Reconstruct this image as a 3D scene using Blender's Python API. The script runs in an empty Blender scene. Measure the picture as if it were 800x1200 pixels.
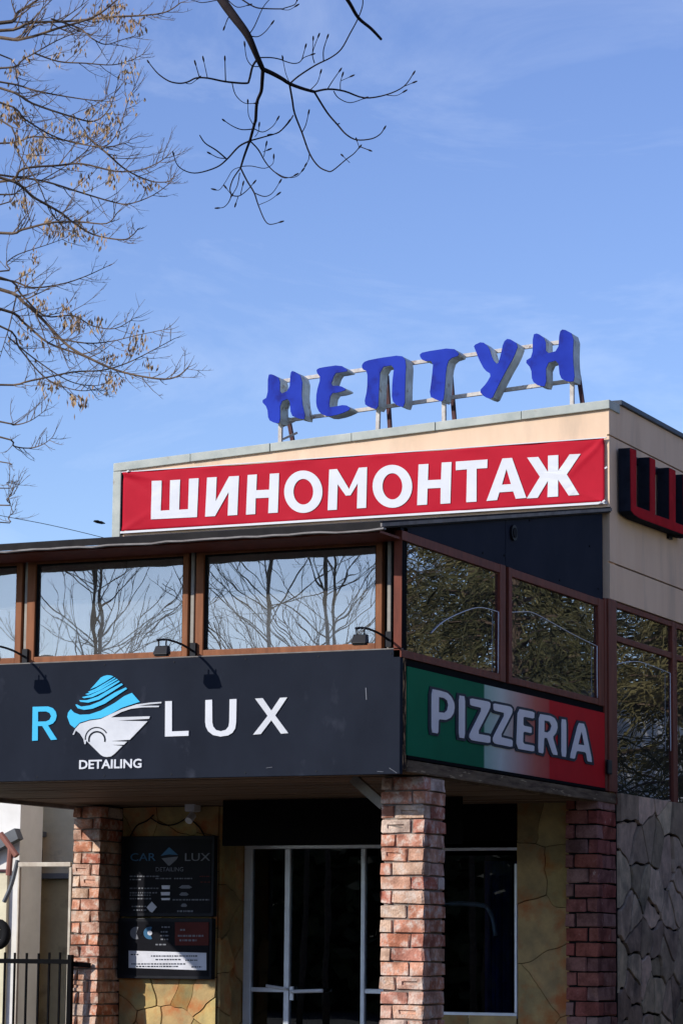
import bpy, bmesh, math, random
from mathutils import Vector, Matrix, noise
from mathutils.geometry import tessellate_polygon

# ------------------------------------------------------------------ camera, sky, sun, exposure
SC = bpy.context.scene
COL = SC.collection
F, PITCH, ROLL, YAW = 3289.8, 0.155315, 0.008996, -0.433905      # pixels (1200 high), radians
CAM = Vector((7.95997, -18.184626, 1.602951))
_cy, _sy, _cp, _sp = math.cos(YAW), math.sin(YAW), math.cos(PITCH), math.sin(PITCH)
FW = Vector((_sy*_cp, _cy*_cp, _sp))
_rt = Vector((_cy, -_sy, 0)); _up = _rt.cross(FW)
_c, _s = math.cos(ROLL), math.sin(ROLL)
RT = _c*_rt + _s*_up
UP = -_s*_rt + _c*_up
cam_d = bpy.data.cameras.new("camera")
cam_d.sensor_fit = 'VERTICAL'; cam_d.sensor_height = 36.0; cam_d.sensor_width = 24.0
cam_d.lens = F/1200.0*36.0
cam_d.clip_start = 0.1; cam_d.clip_end = 3000
cam = bpy.data.objects.new("camera", cam_d)
m3 = Matrix((RT, UP, -FW)).transposed()
cam.matrix_world = Matrix.Translation(CAM) @ m3.to_4x4()
COL.objects.link(cam); SC.camera = cam

def ray(x, y):
    return RT*((x-400)/F) - UP*((y-600)/F) + FW
def at(x, y, **k):                       # point of the plane X=, Y=, Z= (or at distance D=) seen at a place of the photo
    (a, v), = k.items(); r = ray(x, y)
    if a == 'D': return CAM + r*v
    i = 'XYZ'.index(a)
    return CAM + r*((v-CAM[i])/r[i])

SUN_DIR = Vector((-0.72, -1.0, 0.60)).normalized()      # towards the sun
ELEV = math.asin(SUN_DIR.z)
world = bpy.data.worlds.new("World"); SC.world = world; world.use_nodes = True
wn = world.node_tree; wn.nodes.clear()
sky = wn.nodes.new('ShaderNodeTexSky'); sky.sky_type = 'NISHITA'; sky.sun_disc = False
sky.sun_elevation = ELEV; sky.sun_rotation = math.atan2(SUN_DIR.x, SUN_DIR.y)
sky.altitude = 150; sky.air_density = 1.0; sky.dust_density = 0.25; sky.ozone_density = 4.0
bg = wn.nodes.new('ShaderNodeBackground'); bg.inputs[1].default_value = 0.15
wo = wn.nodes.new('ShaderNodeOutputWorld')
tc = wn.nodes.new('ShaderNodeTexCoord'); mp = wn.nodes.new('ShaderNodeMapping')
mp.inputs['Scale'].default_value = (3.0, 3.0, 9.0); mp.inputs['Rotation'].default_value = (0.25, 0.15, 0.4)
nz = wn.nodes.new('ShaderNodeTexNoise'); nz.inputs['Scale'].default_value = 1.6
nz.inputs['Detail'].default_value = 9; nz.inputs['Roughness'].default_value = 0.62; nz.inputs['Distortion'].default_value = 0.7
cr = wn.nodes.new('ShaderNodeValToRGB')
cr.color_ramp.elements[0].position = 0.50; cr.color_ramp.elements[0].color = (0, 0, 0, 1)
cr.color_ramp.elements[1].position = 0.80; cr.color_ramp.elements[1].color = (0.24, 0.24, 0.24, 1)
mx = wn.nodes.new('ShaderNodeMix'); mx.data_type = 'RGBA'
mx.inputs['B'].default_value = (8.6, 9.1, 9.8, 1)
wn.links.new(tc.outputs['Generated'], mp.inputs[0]); wn.links.new(mp.outputs[0], nz.inputs['Vector'])
wn.links.new(nz.outputs['Fac'], cr.inputs[0]); wn.links.new(cr.outputs[0], mx.inputs['Factor'])
hsv = wn.nodes.new('ShaderNodeHueSaturation'); hsv.inputs['Hue'].default_value = 0.517; hsv.inputs['Saturation'].default_value = 1.04; hsv.inputs['Value'].default_value = 1.22
wn.links.new(sky.outputs[0], hsv.inputs['Color']); wn.links.new(hsv.outputs[0], mx.inputs['A']); wn.links.new(mx.outputs['Result'], bg.inputs[0])
wn.links.new(bg.outputs[0], wo.inputs[0])
sd = bpy.data.lights.new("sun", 'SUN'); sd.energy = 4.2; sd.angle = math.radians(0.5); sd.color = (1.0, 0.95, 0.87)
so = bpy.data.objects.new("sun", sd); so.rotation_euler = (-SUN_DIR).to_track_quat('-Z', 'Y').to_euler()
so.location = SUN_DIR*60; COL.objects.link(so)
SC.view_settings.view_transform = 'Standard'; SC.view_settings.look = 'None'
SC.view_settings.exposure = 0.0; SC.view_settings.gamma = 1.0; SC.view_settings.use_curve_mapping = False
rnd = random.Random(7)

# ------------------------------------------------------------------ helpers
def link(o): COL.objects.link(o); return o
class MB:
    def __init__(s): s.v = []; s.f = []; s.m = []; s.mi = 0
    def face(s, idx): s.f.append(idx); s.m.append(s.mi)
    def quad(s, a, b, c, d):
        n = len(s.v); s.v += [tuple(a), tuple(b), tuple(c), tuple(d)]; s.face((n, n+1, n+2, n+3)); return s
    def box(s, x0, x1, y0, y1, z0, z1):
        n = len(s.v)
        s.v += [(x, y, z) for z in (z0, z1) for y in (y0, y1) for x in (x0, x1)]
        for q in ((0, 2, 3, 1), (4, 5, 7, 6), (0, 1, 5, 4), (2, 6, 7, 3), (0, 4, 6, 2), (1, 3, 7, 5)):
            s.face(tuple(n+i for i in q))
        return s
    def hexa(s, p):                       # 8 corners: bottom ring 0-3, top ring 4-7
        n = len(s.v); s.v += [tuple(q) for q in p]
        for q in ((3, 2, 1, 0), (4, 5, 6, 7), (0, 1, 5, 4), (1, 2, 6, 5), (2, 3, 7, 6), (3, 0, 4, 7)):
            s.face(tuple(n+i for i in q))
        return s
    def bar(s, a, b, w, h=None, up=(0, 0, 1)):
        a, b = Vector(a), Vector(b); h = h or w; d = (b-a).normalized(); u = Vector(up)
        if abs(d.dot(u)) > .98: u = Vector((0, 1, 0))
        x = d.cross(u).normalized()*w/2; y = x.cross(d).normalized()*h/2
        return s.hexa([a-x-y, a+x-y, a+x+y, a-x+y, b-x-y, b+x-y, b+x+y, b-x+y])
    def prism(s, loops, ext):             # loops of 3-d points (outline then holes), pushed along ext
        ext = Vector(ext); loops = [[Vector(p) for p in l] for l in loops]
        flat = [p for l in loops for p in l]; n = len(s.v); N = len(flat)
        s.v += [tuple(p) for p in flat] + [tuple(p+ext) for p in flat]
        for t in tessellate_polygon(loops):
            s.face((n+t[0], n+t[1], n+t[2])); s.face((n+N+t[2], n+N+t[1], n+N+t[0]))
        o = 0
        for l in loops:
            k = len(l)
            for i in range(k):
                j = (i+1) % k; s.face((n+o+i, n+o+j, n+N+o+j, n+N+o+i))
            o += k
        return s
    def tube(s, pts, rad, seg=6, cap=True):
        pts = [Vector(p) for p in pts]; n = len(pts)
        if not hasattr(rad, '__len__'): rad = [rad]*n
        base = len(s.v); prev = None
        for i, p in enumerate(pts):
            d = (pts[min(i+1, n-1)] - pts[max(i-1, 0)])
            if d.length < 1e-9: d = Vector((0, 0, 1))
            d.normalize()
            if prev is None:
                u = d.orthogonal().normalized()
            else:
                u = prev - d*prev.dot(d)
                if u.length < 1e-6: u = d.orthogonal()
                u.normalize()
            prev = u; w = d.cross(u)
            for k in range(seg):
                a = 2*math.pi*k/seg
                s.v.append(tuple(p + (u*math.cos(a) + w*math.sin(a))*rad[i]))
        for i in range(n-1):
            for k in range(seg):
                a = base+i*seg+k; b = base+i*seg+(k+1) % seg
                s.face((a, b, b+seg, a+seg))
        if cap:
            s.face(tuple(base+k for k in reversed(range(seg)))); s.face(tuple(base+(n-1)*seg+k for k in range(seg)))
        return s
    def mesh(s, name, bevel=0, smooth=False, fix=True, seg=2):
        me = bpy.data.meshes.new(name); me.from_pydata(s.v, [], s.f)
        for p, k in zip(me.polygons, s.m): p.material_index = k
        if fix or bevel:
            bm = bmesh.new(); bm.from_mesh(me)
            bmesh.ops.recalc_face_normals(bm, faces=bm.faces)
            if bevel:
                es = [e for e in bm.edges if len(e.link_faces) == 2 and e.calc_face_angle(0) > 0.5]
                bmesh.ops.bevel(bm, geom=es, offset=bevel, segments=seg, affect='EDGES', profile=0.6, clamp_overlap=True)
            bm.to_mesh(me); bm.free()
        if smooth:
            for p in me.polygons: p.use_smooth = True
        return me
    def build(s, name, mat, parent=None, **k):
        me = s.mesh(name, **k)
        for m in (mat if isinstance(mat, (list, tuple)) else [mat]): me.materials.append(m)
        return put(bpy.data.objects.new(name, me), parent)
def put(o, parent=None, mw=None):
    link(o)
    if mw is not None: o.matrix_basis = mw
    if parent is not None:
        o.parent = parent; o.matrix_parent_inverse = WM[parent.name].inverted()
        WM[o.name] = mw if mw is not None else Matrix.Identity(4)
    else: WM[o.name] = mw if mw is not None else Matrix.Identity(4)
    return o
WM = {}
def tag(o, label=None, cat=None, group=None, kind=None):
    if label: o['label'] = label
    if cat: o['category'] = cat
    if group: o['group'] = group
    if kind: o['kind'] = kind
    return o
def thing(name, loc, label, cat, group=None):
    o = bpy.data.objects.new(name, None); o.empty_display_size = .2
    put(o, None, Matrix.Translation(Vector(loc)))
    return tag(o, label, cat, group)
def offset_poly(pts, d):                  # 2-d outline pushed outwards by d
    n = len(pts); A = sum(pts[i][0]*pts[(i+1) % n][1]-pts[(i+1) % n][0]*pts[i][1] for i in range(n))
    sg = 1 if A > 0 else -1; out = []
    for i in range(n):
        p0, p1, p2 = pts[i-1], pts[i], pts[(i+1) % n]
        def nrm(a, b):
            dx, dy = b[0]-a[0], b[1]-a[1]; L = math.hypot(dx, dy) or 1; return (dy/L*sg, -dx/L*sg)
        n1, n2 = nrm(p0, p1), nrm(p1, p2); mxx, myy = n1[0]+n2[0], n1[1]+n2[1]
        q = mxx*mxx+myy*myy
        k = min(2.0/q if q > 1e-6 else 1, 2.0)
        out.append((p1[0]+mxx*k*d, p1[1]+myy*k*d))
    return out
def smooth_path(pts, sub=4):              # Catmull-Rom through points
    pts = [Vector(p) for p in pts]; out = []
    for i in range(len(pts)-1):
        p0 = pts[max(i-1, 0)]; p1 = pts[i]; p2 = pts[i+1]; p3 = pts[min(i+2, len(pts)-1)]
        for k in range(sub):
            t = k/sub
            out.append(0.5*((2*p1)+(p2-p0)*t+(2*p0-5*p1+4*p2-p3)*t*t+(3*p1-p0-3*p2+p3)*t**3))
    out.append(pts[-1]); return out

# ------------------------------------------------------------------ materials
def pane_box(x0, x1, y0, y1, z0, z1, outer, par):      # a sheet of glass: coated outer face, clear inside and edges
    me = MB().box(x0, x1, y0, y1, z0, z1).mesh('pane'); me.materials.append(outer); me.materials.append(M['clear'])
    ax = 1 if (y1-y0) < (x1-x0) else 0
    for p in me.polygons: p.material_index = 0 if (p.normal.y < -.9 if ax else p.normal.x > .9) else 1
    return put(bpy.data.objects.new('pane', me), par)
def clear_mat():
    m = bpy.data.materials.new('clear_glass'); m.use_nodes = True; nt = m.node_tree; nt.nodes.clear()
    o = nt.nodes.new('ShaderNodeOutputMaterial'); t = nt.nodes.new('ShaderNodeBsdfTransparent'); nt.links.new(t.outputs[0], o.inputs[0]); return m
def mat(name, col, rough=.6, col2=None, scale=6, detail=6, bump=0, bscale=40, metal=0, spec=.10, objrand=0, stretch=(1, 1, 1), lo=.35, hi=.65, huerand=0, dirt=None, dscale=3, dlo=.55, dhi=.75):
    m = bpy.data.materials.new(name); m.use_nodes = True; nt = m.node_tree; p = nt.nodes['Principled BSDF']
    p.inputs['Roughness'].default_value = rough; p.inputs['Metallic'].default_value = metal
    p.inputs['Specular IOR Level'].default_value = spec
    N, L = nt.nodes.new, nt.links.new
    t = N('ShaderNodeTexCoord'); mpn = N('ShaderNodeMapping'); mpn.inputs['Scale'].default_value = stretch
    L(t.outputs['Object'], mpn.inputs[0])
    def noise_n(sc, de=detail):
        n = N('ShaderNodeTexNoise'); n.inputs['Scale'].default_value = sc; n.inputs['Detail'].default_value = de
        n.inputs['Roughness'].default_value = .6; L(mpn.outputs[0], n.inputs['Vector']); return n
    c = None
    c2 = col2 or tuple(x*.8 for x in col)
    n = noise_n(scale); r = N('ShaderNodeValToRGB')
    r.color_ramp.elements[0].position = lo; r.color_ramp.elements[0].color = (*c2, 1)
    r.color_ramp.elements[1].position = hi; r.color_ramp.elements[1].color = (*col, 1)
    L(n.outputs['Fac'], r.inputs[0]); c = r.outputs[0]
    if dirt:
        n2 = noise_n(dscale, 8); r2 = N('ShaderNodeValToRGB')
        r2.color_ramp.elements[0].position = dlo; r2.color_ramp.elements[0].color = (0, 0, 0, 1)
        r2.color_ramp.elements[1].position = dhi; r2.color_ramp.elements[1].color = (1, 1, 1, 1)
        L(n2.outputs['Fac'], r2.inputs[0]); x = N('ShaderNodeMix'); x.data_type = 'RGBA'
        L(r2.outputs[0], x.inputs['Factor']); L(c, x.inputs['A']); x.inputs['B'].default_value = (*dirt, 1); c = x.outputs['Result']
    if objrand:
        oi = N('ShaderNodeObjectInfo'); h = N('ShaderNodeHueSaturation'); mr = N('ShaderNodeMapRange')
        mr.inputs['To Min'].default_value = 1-objrand; mr.inputs['To Max'].default_value = 1+objrand
        L(oi.outputs['Random'], mr.inputs['Value']); L(mr.outputs[0], h.inputs['Value'])
        if huerand:
            w1 = N('ShaderNodeMath'); w1.operation = 'MULTIPLY'; w1.inputs[1].default_value = 7.31; w2 = N('ShaderNodeMath'); w2.operation = 'FRACT'
            w3 = N('ShaderNodeMapRange'); w3.inputs['To Min'].default_value = .5-huerand; w3.inputs['To Max'].default_value = .5+huerand*.5
            L(oi.outputs['Random'], w1.inputs[0]); L(w1.outputs[0], w2.inputs[0]); L(w2.outputs[0], w3.inputs['Value']); L(w3.outputs[0], h.inputs['Hue'])
        L(c, h.inputs['Color']); c = h.outputs[0]
    L(c, p.inputs['Base Color'])
    if bump:
        nb = noise_n(bscale, 8); b = N('ShaderNodeBump'); b.inputs['Strength'].default_value = bump; b.inputs['Distance'].default_value = .01
        L(nb.outputs['Fac'], b.inputs['Height']); L(b.outputs[0], p.inputs['Normal'])
    return m
def brick_mat(name, stops, white=.55):
    m = bpy.data.materials.new(name); m.use_nodes = True; nt = m.node_tree; p = nt.nodes['Principled BSDF']
    N, L = nt.nodes.new, nt.links.new; p.inputs['Roughness'].default_value = .95; p.inputs['Specular IOR Level'].default_value = .04
    oi = N('ShaderNodeObjectInfo'); r = N('ShaderNodeValToRGB'); r.color_ramp.interpolation = 'LINEAR'
    e = r.color_ramp.elements; e[0].position = 0; e[0].color = (*stops[0], 1); e[1].position = 1; e[1].color = (*stops[-1], 1)
    for i, c in enumerate(stops[1:-1]):
        q = e.new((i+1)/(len(stops)-1)); q.color = (*c, 1)
    L(oi.outputs['Random'], r.inputs[0])
    t = N('ShaderNodeTexCoord')
    ad = N('ShaderNodeVectorMath'); ad.operation = 'ADD'; g = N('ShaderNodeNewGeometry'); L(g.outputs['Position'], ad.inputs[0])
    n = N('ShaderNodeTexNoise'); n.inputs['Scale'].default_value = 14; n.inputs['Detail'].default_value = 9; n.inputs['Roughness'].default_value = .65
    L(ad.outputs[0], n.inputs['Vector'])
    r2 = N('ShaderNodeValToRGB'); r2.color_ramp.elements[0].position = white; r2.color_ramp.elements[0].color = (0, 0, 0, 1)
    r2.color_ramp.elements[1].position = white+.16; r2.color_ramp.elements[1].color = (.9, .9, .9, 1); L(n.outputs['Fac'], r2.inputs[0])
    x = N('ShaderNodeMix'); x.data_type = 'RGBA'; L(r2.outputs[0], x.inputs['Factor']); L(r.outputs[0], x.inputs['A'])
    x.inputs['B'].default_value = (.56, .46, .38, 1)
    n3 = N('ShaderNodeTexNoise'); n3.inputs['Scale'].default_value = 60; n3.inputs['Detail'].default_value = 6; L(ad.outputs[0], n3.inputs['Vector'])
    mu = N('ShaderNodeMix'); mu.data_type = 'RGBA'; mu.blend_type = 'MULTIPLY'; mu.inputs['Factor'].default_value = .55
    L(x.outputs['Result'], mu.inputs['A']); L(n3.outputs['Fac'], mu.inputs['B'])
    n4 = N('ShaderNodeTexNoise'); n4.inputs['Scale'].default_value = 7; n4.inputs['Detail'].default_value = 7; L(ad.outputs[0], n4.inputs['Vector'])
    r4 = N('ShaderNodeValToRGB'); r4.color_ramp.elements[0].position = .36; r4.color_ramp.elements[0].color = (.45, .42, .42, 1); r4.color_ramp.elements[1].position = .56; r4.color_ramp.elements[1].color = (1, 1, 1, 1)
    L(n4.outputs['Fac'], r4.inputs[0]); m4 = N('ShaderNodeMix'); m4.data_type = 'RGBA'; m4.blend_type = 'MULTIPLY'; m4.inputs['Factor'].default_value = .8
    L(mu.outputs['Result'], m4.inputs['A']); L(r4.outputs[0], m4.inputs['B'])
    hs = N('ShaderNodeHueSaturation'); hs.inputs['Value'].default_value = 1.70; L(m4.outputs['Result'], hs.inputs['Color'])
    L(hs.outputs[0], p.inputs['Base Color'])
    b = N('ShaderNodeBump'); b.inputs['Strength'].default_value = .7; b.inputs['Distance'].default_value = .012
    L(n3.outputs['Fac'], b.inputs['Height']); L(b.outputs[0], p.inputs['Normal'])
    return m
def glass_mat(name, refl=.5, tint=(.8, .85, .85), warp=.012, wscale=2.2, rcol=(.92, .95, .97), dust_haze=0.0):
    m = bpy.data.materials.new(name); m.use_nodes = True; nt = m.node_tree; nt.nodes.clear()
    N, L = nt.nodes.new, nt.links.new
    o = N('ShaderNodeOutputMaterial'); tr = N('ShaderNodeBsdfTransparent'); tr.inputs[0].default_value = (*tint, 1)
    gl = N('ShaderNodeBsdfGlossy'); gl.inputs['Roughness'].default_value = 0.0; gl.inputs['Color'].default_value = (*rcol, 1)
    mxs = N('ShaderNodeMixShader'); lw = N('ShaderNodeLayerWeight'); lw.inputs[0].default_value = .35
    mr = N('ShaderNodeMapRange'); mr.inputs['To Min'].default_value = refl; mr.inputs['To Max'].default_value = 1.0
    L(lw.outputs['Fresnel'], mr.inputs['Value']); L(mr.outputs[0], mxs.inputs[0])
    t = N('ShaderNodeTexCoord'); n = N('ShaderNodeTexNoise'); n.inputs['Scale'].default_value = wscale; n.inputs['Detail'].default_value = 2.0
    L(t.outputs['Object'], n.inputs['Vector']); b = N('ShaderNodeBump'); b.inputs['Strength'].default_value = 1.0; b.inputs['Distance'].default_value = warp
    L(n.outputs['Fac'], b.inputs['Height']); L(b.outputs[0], gl.inputs['Normal'])
    L(tr.outputs[0], mxs.inputs[1]); L(gl.outputs[0], mxs.inputs[2]); 
    if dust_haze:                              # dusty film outside; its pale haze is added to lighten dark reflections
        df = N('ShaderNodeBsdfDiffuse'); df.inputs[0].default_value = (.62, .60, .55, 1); dm = N('ShaderNodeMixShader')
        n2 = N('ShaderNodeTexNoise'); n2.inputs['Scale'].default_value = 1.6; n2.inputs['Detail'].default_value = 6; L(t.outputs['Object'], n2.inputs['Vector'])
        m2 = N('ShaderNodeMapRange'); m2.inputs['From Min'].default_value = .3; m2.inputs['From Max'].default_value = .7; m2.inputs['To Min'].default_value = dust_haze*.6; m2.inputs['To Max'].default_value = dust_haze*1.5
        L(n2.outputs['Fac'], m2.inputs['Value']); L(m2.outputs[0], dm.inputs[0]); L(mxs.outputs[0], dm.inputs[1]); L(df.outputs[0], dm.inputs[2]); L(dm.outputs[0], o.inputs[0])
    else: L(mxs.outputs[0], o.inputs[0])
    return m

M = {'clear': clear_mat()}
M['beige'] = mat('cream_plaster', (.82, .605, .43), .8, (.76, .545, .38), 3, bump=.12, bscale=120, dirt=(.46, .36, .27), dscale=1.6, dlo=.52, dhi=.82, stretch=(1.3, 1.3, .3))
M['zinc'] = mat('galvanised_zinc', (.50, .52, .47), .55, (.36, .39, .36), 4, metal=.0, dirt=(.30, .24, .19), dscale=5, dlo=.62, dhi=.72)
M['darkcap'] = mat('dark_flashing', (.07, .09, .12), .45, (.05, .06, .08), 4)
M['navy'] = mat('navy_board', (.0175, .0215, .033), .6, (.013, .016, .025), 2.2, dirt=(.040, .045, .062), dscale=5, dlo=.60, dhi=.80, spec=.03, stretch=(1, 1, .6))
M['navyclad'] = mat('navy_cladding', (.022, .026, .042), .6, (.016, .020, .034), 2, spec=.02)
M['wood'] = mat('brown_window_wood', (.28, .108, .048), .55, (.19, .068, .03), 5, stretch=(3, 3, .5), bump=.15, bscale=30, spec=.15)
M['darkwood'] = mat('red_brown_frame', (.20, .052, .032), .5, (.13, .035, .022), 5, stretch=(3, 3, .6), spec=.12)
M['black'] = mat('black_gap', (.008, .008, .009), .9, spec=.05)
M['blackpaint'] = mat('black_paint', (.007, .008, .012), .45, (.012, .013, .019), 12, spec=.15)
M['blackface'] = mat('black_letter_side', (.006, .007, .011), .7, (.014, .017, .026), 9, spec=.03, lo=.5, hi=.75)
M['greypost'] = mat('grey_metal_post', (.36, .33, .29), .5, (.26, .24, .21), 8)
M['paledrip'] = mat('pale_drip_edge', (.24, .225, .21), .6, (.16, .14, .13), 9)
M['roofing'] = mat('bitumen_roofing', (.018, .017, .018), .85, (.028, .026, .026), 6, bump=.3, bscale=12)
M['oldwood'] = mat('weathered_beam', (.22, .16, .10), .85, (.09, .06, .04), 5, stretch=(6, .8, 6), bump=.5, bscale=30, dirt=(.42, .32, .2), dscale=7, dlo=.6, dhi=.66)
M['rawwood'] = mat('splintered_wood', (.45, .27, .14), .9, (.03, .02, .015), 16, stretch=(2, 2, .6), bump=.6, bscale=40, lo=.50, hi=.58)
M['soffit'] = mat('soffit_plank', (.26, .18, .12), .6, (.16, .105, .07), 4, stretch=(.6, 7, 3), objrand=.2, bump=.15, bscale=30)
M['mortar'] = mat('mortar', (.30, .25, .21), .95, (.18, .15, .13), 14, bump=.5, bscale=60)
M['blackjoint'] = mat('black_joint', (.022, .02, .018), .95, (.012, .011, .010), 9, bump=.4, bscale=50)  # even near-black joint colour
M['darkjoint'] = mat('dark_joint', (.075, .06, .042), .95, (.03, .025, .018), 9, bump=.4, bscale=50)
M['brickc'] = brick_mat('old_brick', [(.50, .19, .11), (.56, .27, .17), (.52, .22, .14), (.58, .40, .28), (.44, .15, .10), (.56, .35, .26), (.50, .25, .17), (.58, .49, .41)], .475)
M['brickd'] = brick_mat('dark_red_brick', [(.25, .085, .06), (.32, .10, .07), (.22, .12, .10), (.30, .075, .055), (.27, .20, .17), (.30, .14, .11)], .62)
M['ochre'] = mat('ochre_flagstone', (.52, .38, .16), .85, (.32, .25, .12), 5, bump=.9, bscale=12, objrand=.30, dirt=(.45, .19, .06), dscale=4.2, dlo=.48, dhi=.66, huerand=.015)
M['grey_stone'] = mat('grey_rubble_stone', (.66, .49, .32), .92, (.40, .30, .20), 8, bump=1.0, bscale=26, objrand=.42, huerand=.02, dirt=(.055, .052, .05), dscale=1.5, dlo=.53, dhi=.70, stretch=(1, 1, .9))
M['alu'] = mat('aluminium', (.82, .85, .88), .4, (.72, .75, .8), 8, metal=.25, spec=.5)
M['interior'] = mat('interior_wall', (.50, .48, .45), .9)
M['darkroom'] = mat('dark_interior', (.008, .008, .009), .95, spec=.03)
M['curtain'] = mat('white_curtain', (.76, .76, .74), .9, (.62, .63, .63), 5)
M['glass'] = glass_mat('window_glass', .34, (.85, .88, .88), .0009, 1.6, (.76, .80, .86), .10)
M['sideglass'] = glass_mat('side_window_glass', .34, (.5, .55, .55), .0009, 1.8, (.86, .88, .94), .02)
M['doorglass'] = glass_mat('door_glass', .012, (.55, .6, .65), .0004, 1.5)
M['white'] = mat('white_vinyl', (.70, .71, .74), .5, (.65, .66, .69), 5)
M['cloth'] = mat('red_banner_cloth', (.47, .013, .031), .6, (.42, .011, .027), 3, spec=.06, bump=.06, bscale=200)
M['blueface'] = mat('blue_letter_face', (.012, .030, .31), .55, (.018, .045, .40), 3, dirt=(.012, .016, .17), dscale=6, dlo=.56, dhi=.76, spec=.06)
M['zincside'] = mat('letter_side_metal', (.60, .66, .68), .5, (.40, .44, .45), 9, dirt=(.22, .15, .10), dscale=11, dlo=.58, dhi=.70)
M['railmetal'] = mat('pale_rail', (.62, .58, .54), .5, (.45, .40, .36), 18, dirt=(.20, .12, .08), dscale=14, dlo=.6, dhi=.68)
M['rust'] = mat('purple_brown_steel', (.10, .045, .05), .6, (.06, .03, .03), 12)
M['redface'] = mat('faded_red_face', (.46, .008, .016), .6, (.36, .006, .012), 8, spec=.02, dirt=(.55, .42, .40), dscale=26, dlo=.70, dhi=.74)
M['cyan'] = mat('cyan_vinyl', (.06, .50, .80), .4, (.06, .48, .78), 4)
M['silver'] = mat('silver_vinyl', (.68, .69, .71), .4, (.56, .57, .60), 4.0)
M['letterlilac'] = mat('pale_lilac_letter', (.82, .79, .80), .6, (.77, .74, .75), 5)
M['outline'] = mat('dark_letter_outline', (.022, .03, .05), .5)
M['fencepaint'] = mat('black_fence_paint', (.005, .005, .006), .6, spec=.03)
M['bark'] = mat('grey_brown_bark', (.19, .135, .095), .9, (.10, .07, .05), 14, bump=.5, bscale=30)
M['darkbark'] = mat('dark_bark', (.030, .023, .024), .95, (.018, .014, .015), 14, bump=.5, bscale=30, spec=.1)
M['dryleaf'] = mat('dry_leaf', (.50, .36, .21), .8, (.30, .18, .10), 8, objrand=0)
M['ground'] = mat('asphalt', (.055, .053, .051), .9, (.04, .04, .04), 3, bump=.4, bscale=40)
M['paver'] = mat('porch_paving', (.085, .08, .075), .85, (.06, .055, .05), 5, bump=.3, bscale=30)
M['neigh'] = mat('neighbour_plaster', (.74, .67, .48), .9, (.62, .56, .40), 3, bump=.3, bscale=30, dirt=(.24, .22, .17), dscale=2.5, dlo=.55, dhi=.75)
M['tanpil'] = mat('tan_pilaster', (.78, .48, .20), .9, (.62, .38, .15), 4, dirt=(.28, .13, .05), dscale=3, dlo=.52, dhi=.66, stretch=(2, 2, .3))
M['olive'] = mat('olive_door', (.46, .39, .23), .8, (.36, .30, .18), 3, dirt=(.1, .09, .06), dscale=3)
M['whitewall'] = mat('white_wall', (.80, .78, .74), .9, (.70, .68, .64), 3)
M['palegate'] = mat('pale_gate_paint', (.60, .54, .44), .6, (.45, .38, .30), 9)
M['greyroof'] = mat('grey_roof_edge', (.16, .17, .18), .7)
M['redpipe'] = mat('red_brown_pipe', (.30, .13, .10), .6)
M['rubber'] = mat('black_rubber', (.015, .015, .016), .8)
M['evergreen'] = mat('yellow_green_shoots', (.21, .18, .075), .8, (.11, .095, .04), 5, lo=.3, hi=.7)
M['evergreend'] = mat('dark_foliage', (.10, .095, .04), .8, (.05, .05, .022), 5)
M['print'] = mat('black_print_panel', (.010, .010, .013), .3, (.013, .013, .017), 5, spec=.04)
M['printgrey'] = mat('grey_print', (.20, .21, .24), .5)
M['printblue'] = mat('blue_print', (.05, .16, .30), .4)
M['printred'] = mat('dark_red_print', (.11, .02, .016), .5, (.08, .015, .012), 4)
M['printwhite'] = mat('white_print', (.72, .73, .80), .4)

# three-colour print of the pizza board: colour by place along the board
def tricolour():
    m = bpy.data.materials.new('three_colour_print'); m.use_nodes = True; nt = m.node_tree; p = nt.nodes['Principled BSDF']
    N, L = nt.nodes.new, nt.links.new; p.inputs['Roughness'].default_value = .6; p.inputs['Specular IOR Level'].default_value = .04
    t = N('ShaderNodeTexCoord'); s = N('ShaderNodeSeparateXYZ'); L(t.outputs['Object'], s.inputs[0])
    mr = N('ShaderNodeMapRange'); mr.inputs['From Min'].default_value = .11; mr.inputs['From Max'].default_value = 4.31
    L(s.outputs['Y'], mr.inputs['Value'])
    def pos(x): return (at(x, 830, X=0.0).y-.11)/4.2
    r = N('ShaderNodeValToRGB'); e = r.color_ramp.elements
    g = (.010, .19, .09, 1); w = (.64, .68, .64, 1)
    e[0].position = 0; e[0].color = g; e[1].position = 1; e[1].color = (.62, .016, .022, 1)
    for x, c in ((565.0, (.010, .15, .075, 1)), (565.6, (.38, .58, .50, 1)), (585, w), (605, (.62, .40, .36, 1)), (625, (.60, .17, .13, 1)), (641, (.56, .085, .07, 1)), (641.8, (.60, .020, .026, 1))):
        q = e.new(pos(x)); q.color = c
    L(mr.outputs[0], r.inputs[0]); n = N('ShaderNodeTexNoise'); n.inputs['Scale'].default_value = 5; n.inputs['Detail'].default_value = 8
    mu = N('ShaderNodeMix'); mu.data_type = 'RGBA'; mu.blend_type = 'MULTIPLY'; mu.inputs['Factor'].default_value = .25
    L(t.outputs['Object'], n.inputs['Vector']); L(r.outputs[0], mu.inputs['A']); L(n.outputs['Fac'], mu.inputs['B']); L(mu.outputs['Result'], p.inputs['Base Color'])
    return m
M['tricolour'] = tricolour()

# ------------------------------------------------------------------ ground
g = MB(); R_ = 900
g.quad((-R_, -R_, 0), (R_, -R_, 0), (R_, R_, 0), (-R_, R_, 0)); tag(g.build('ground', M['ground'], fix=False), kind='structure')
tag(MB().box(-9, 2.2, -1.2, 4.4, -.1, .12).build('pavement', M['paver'], bevel=.015), kind='structure')

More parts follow.
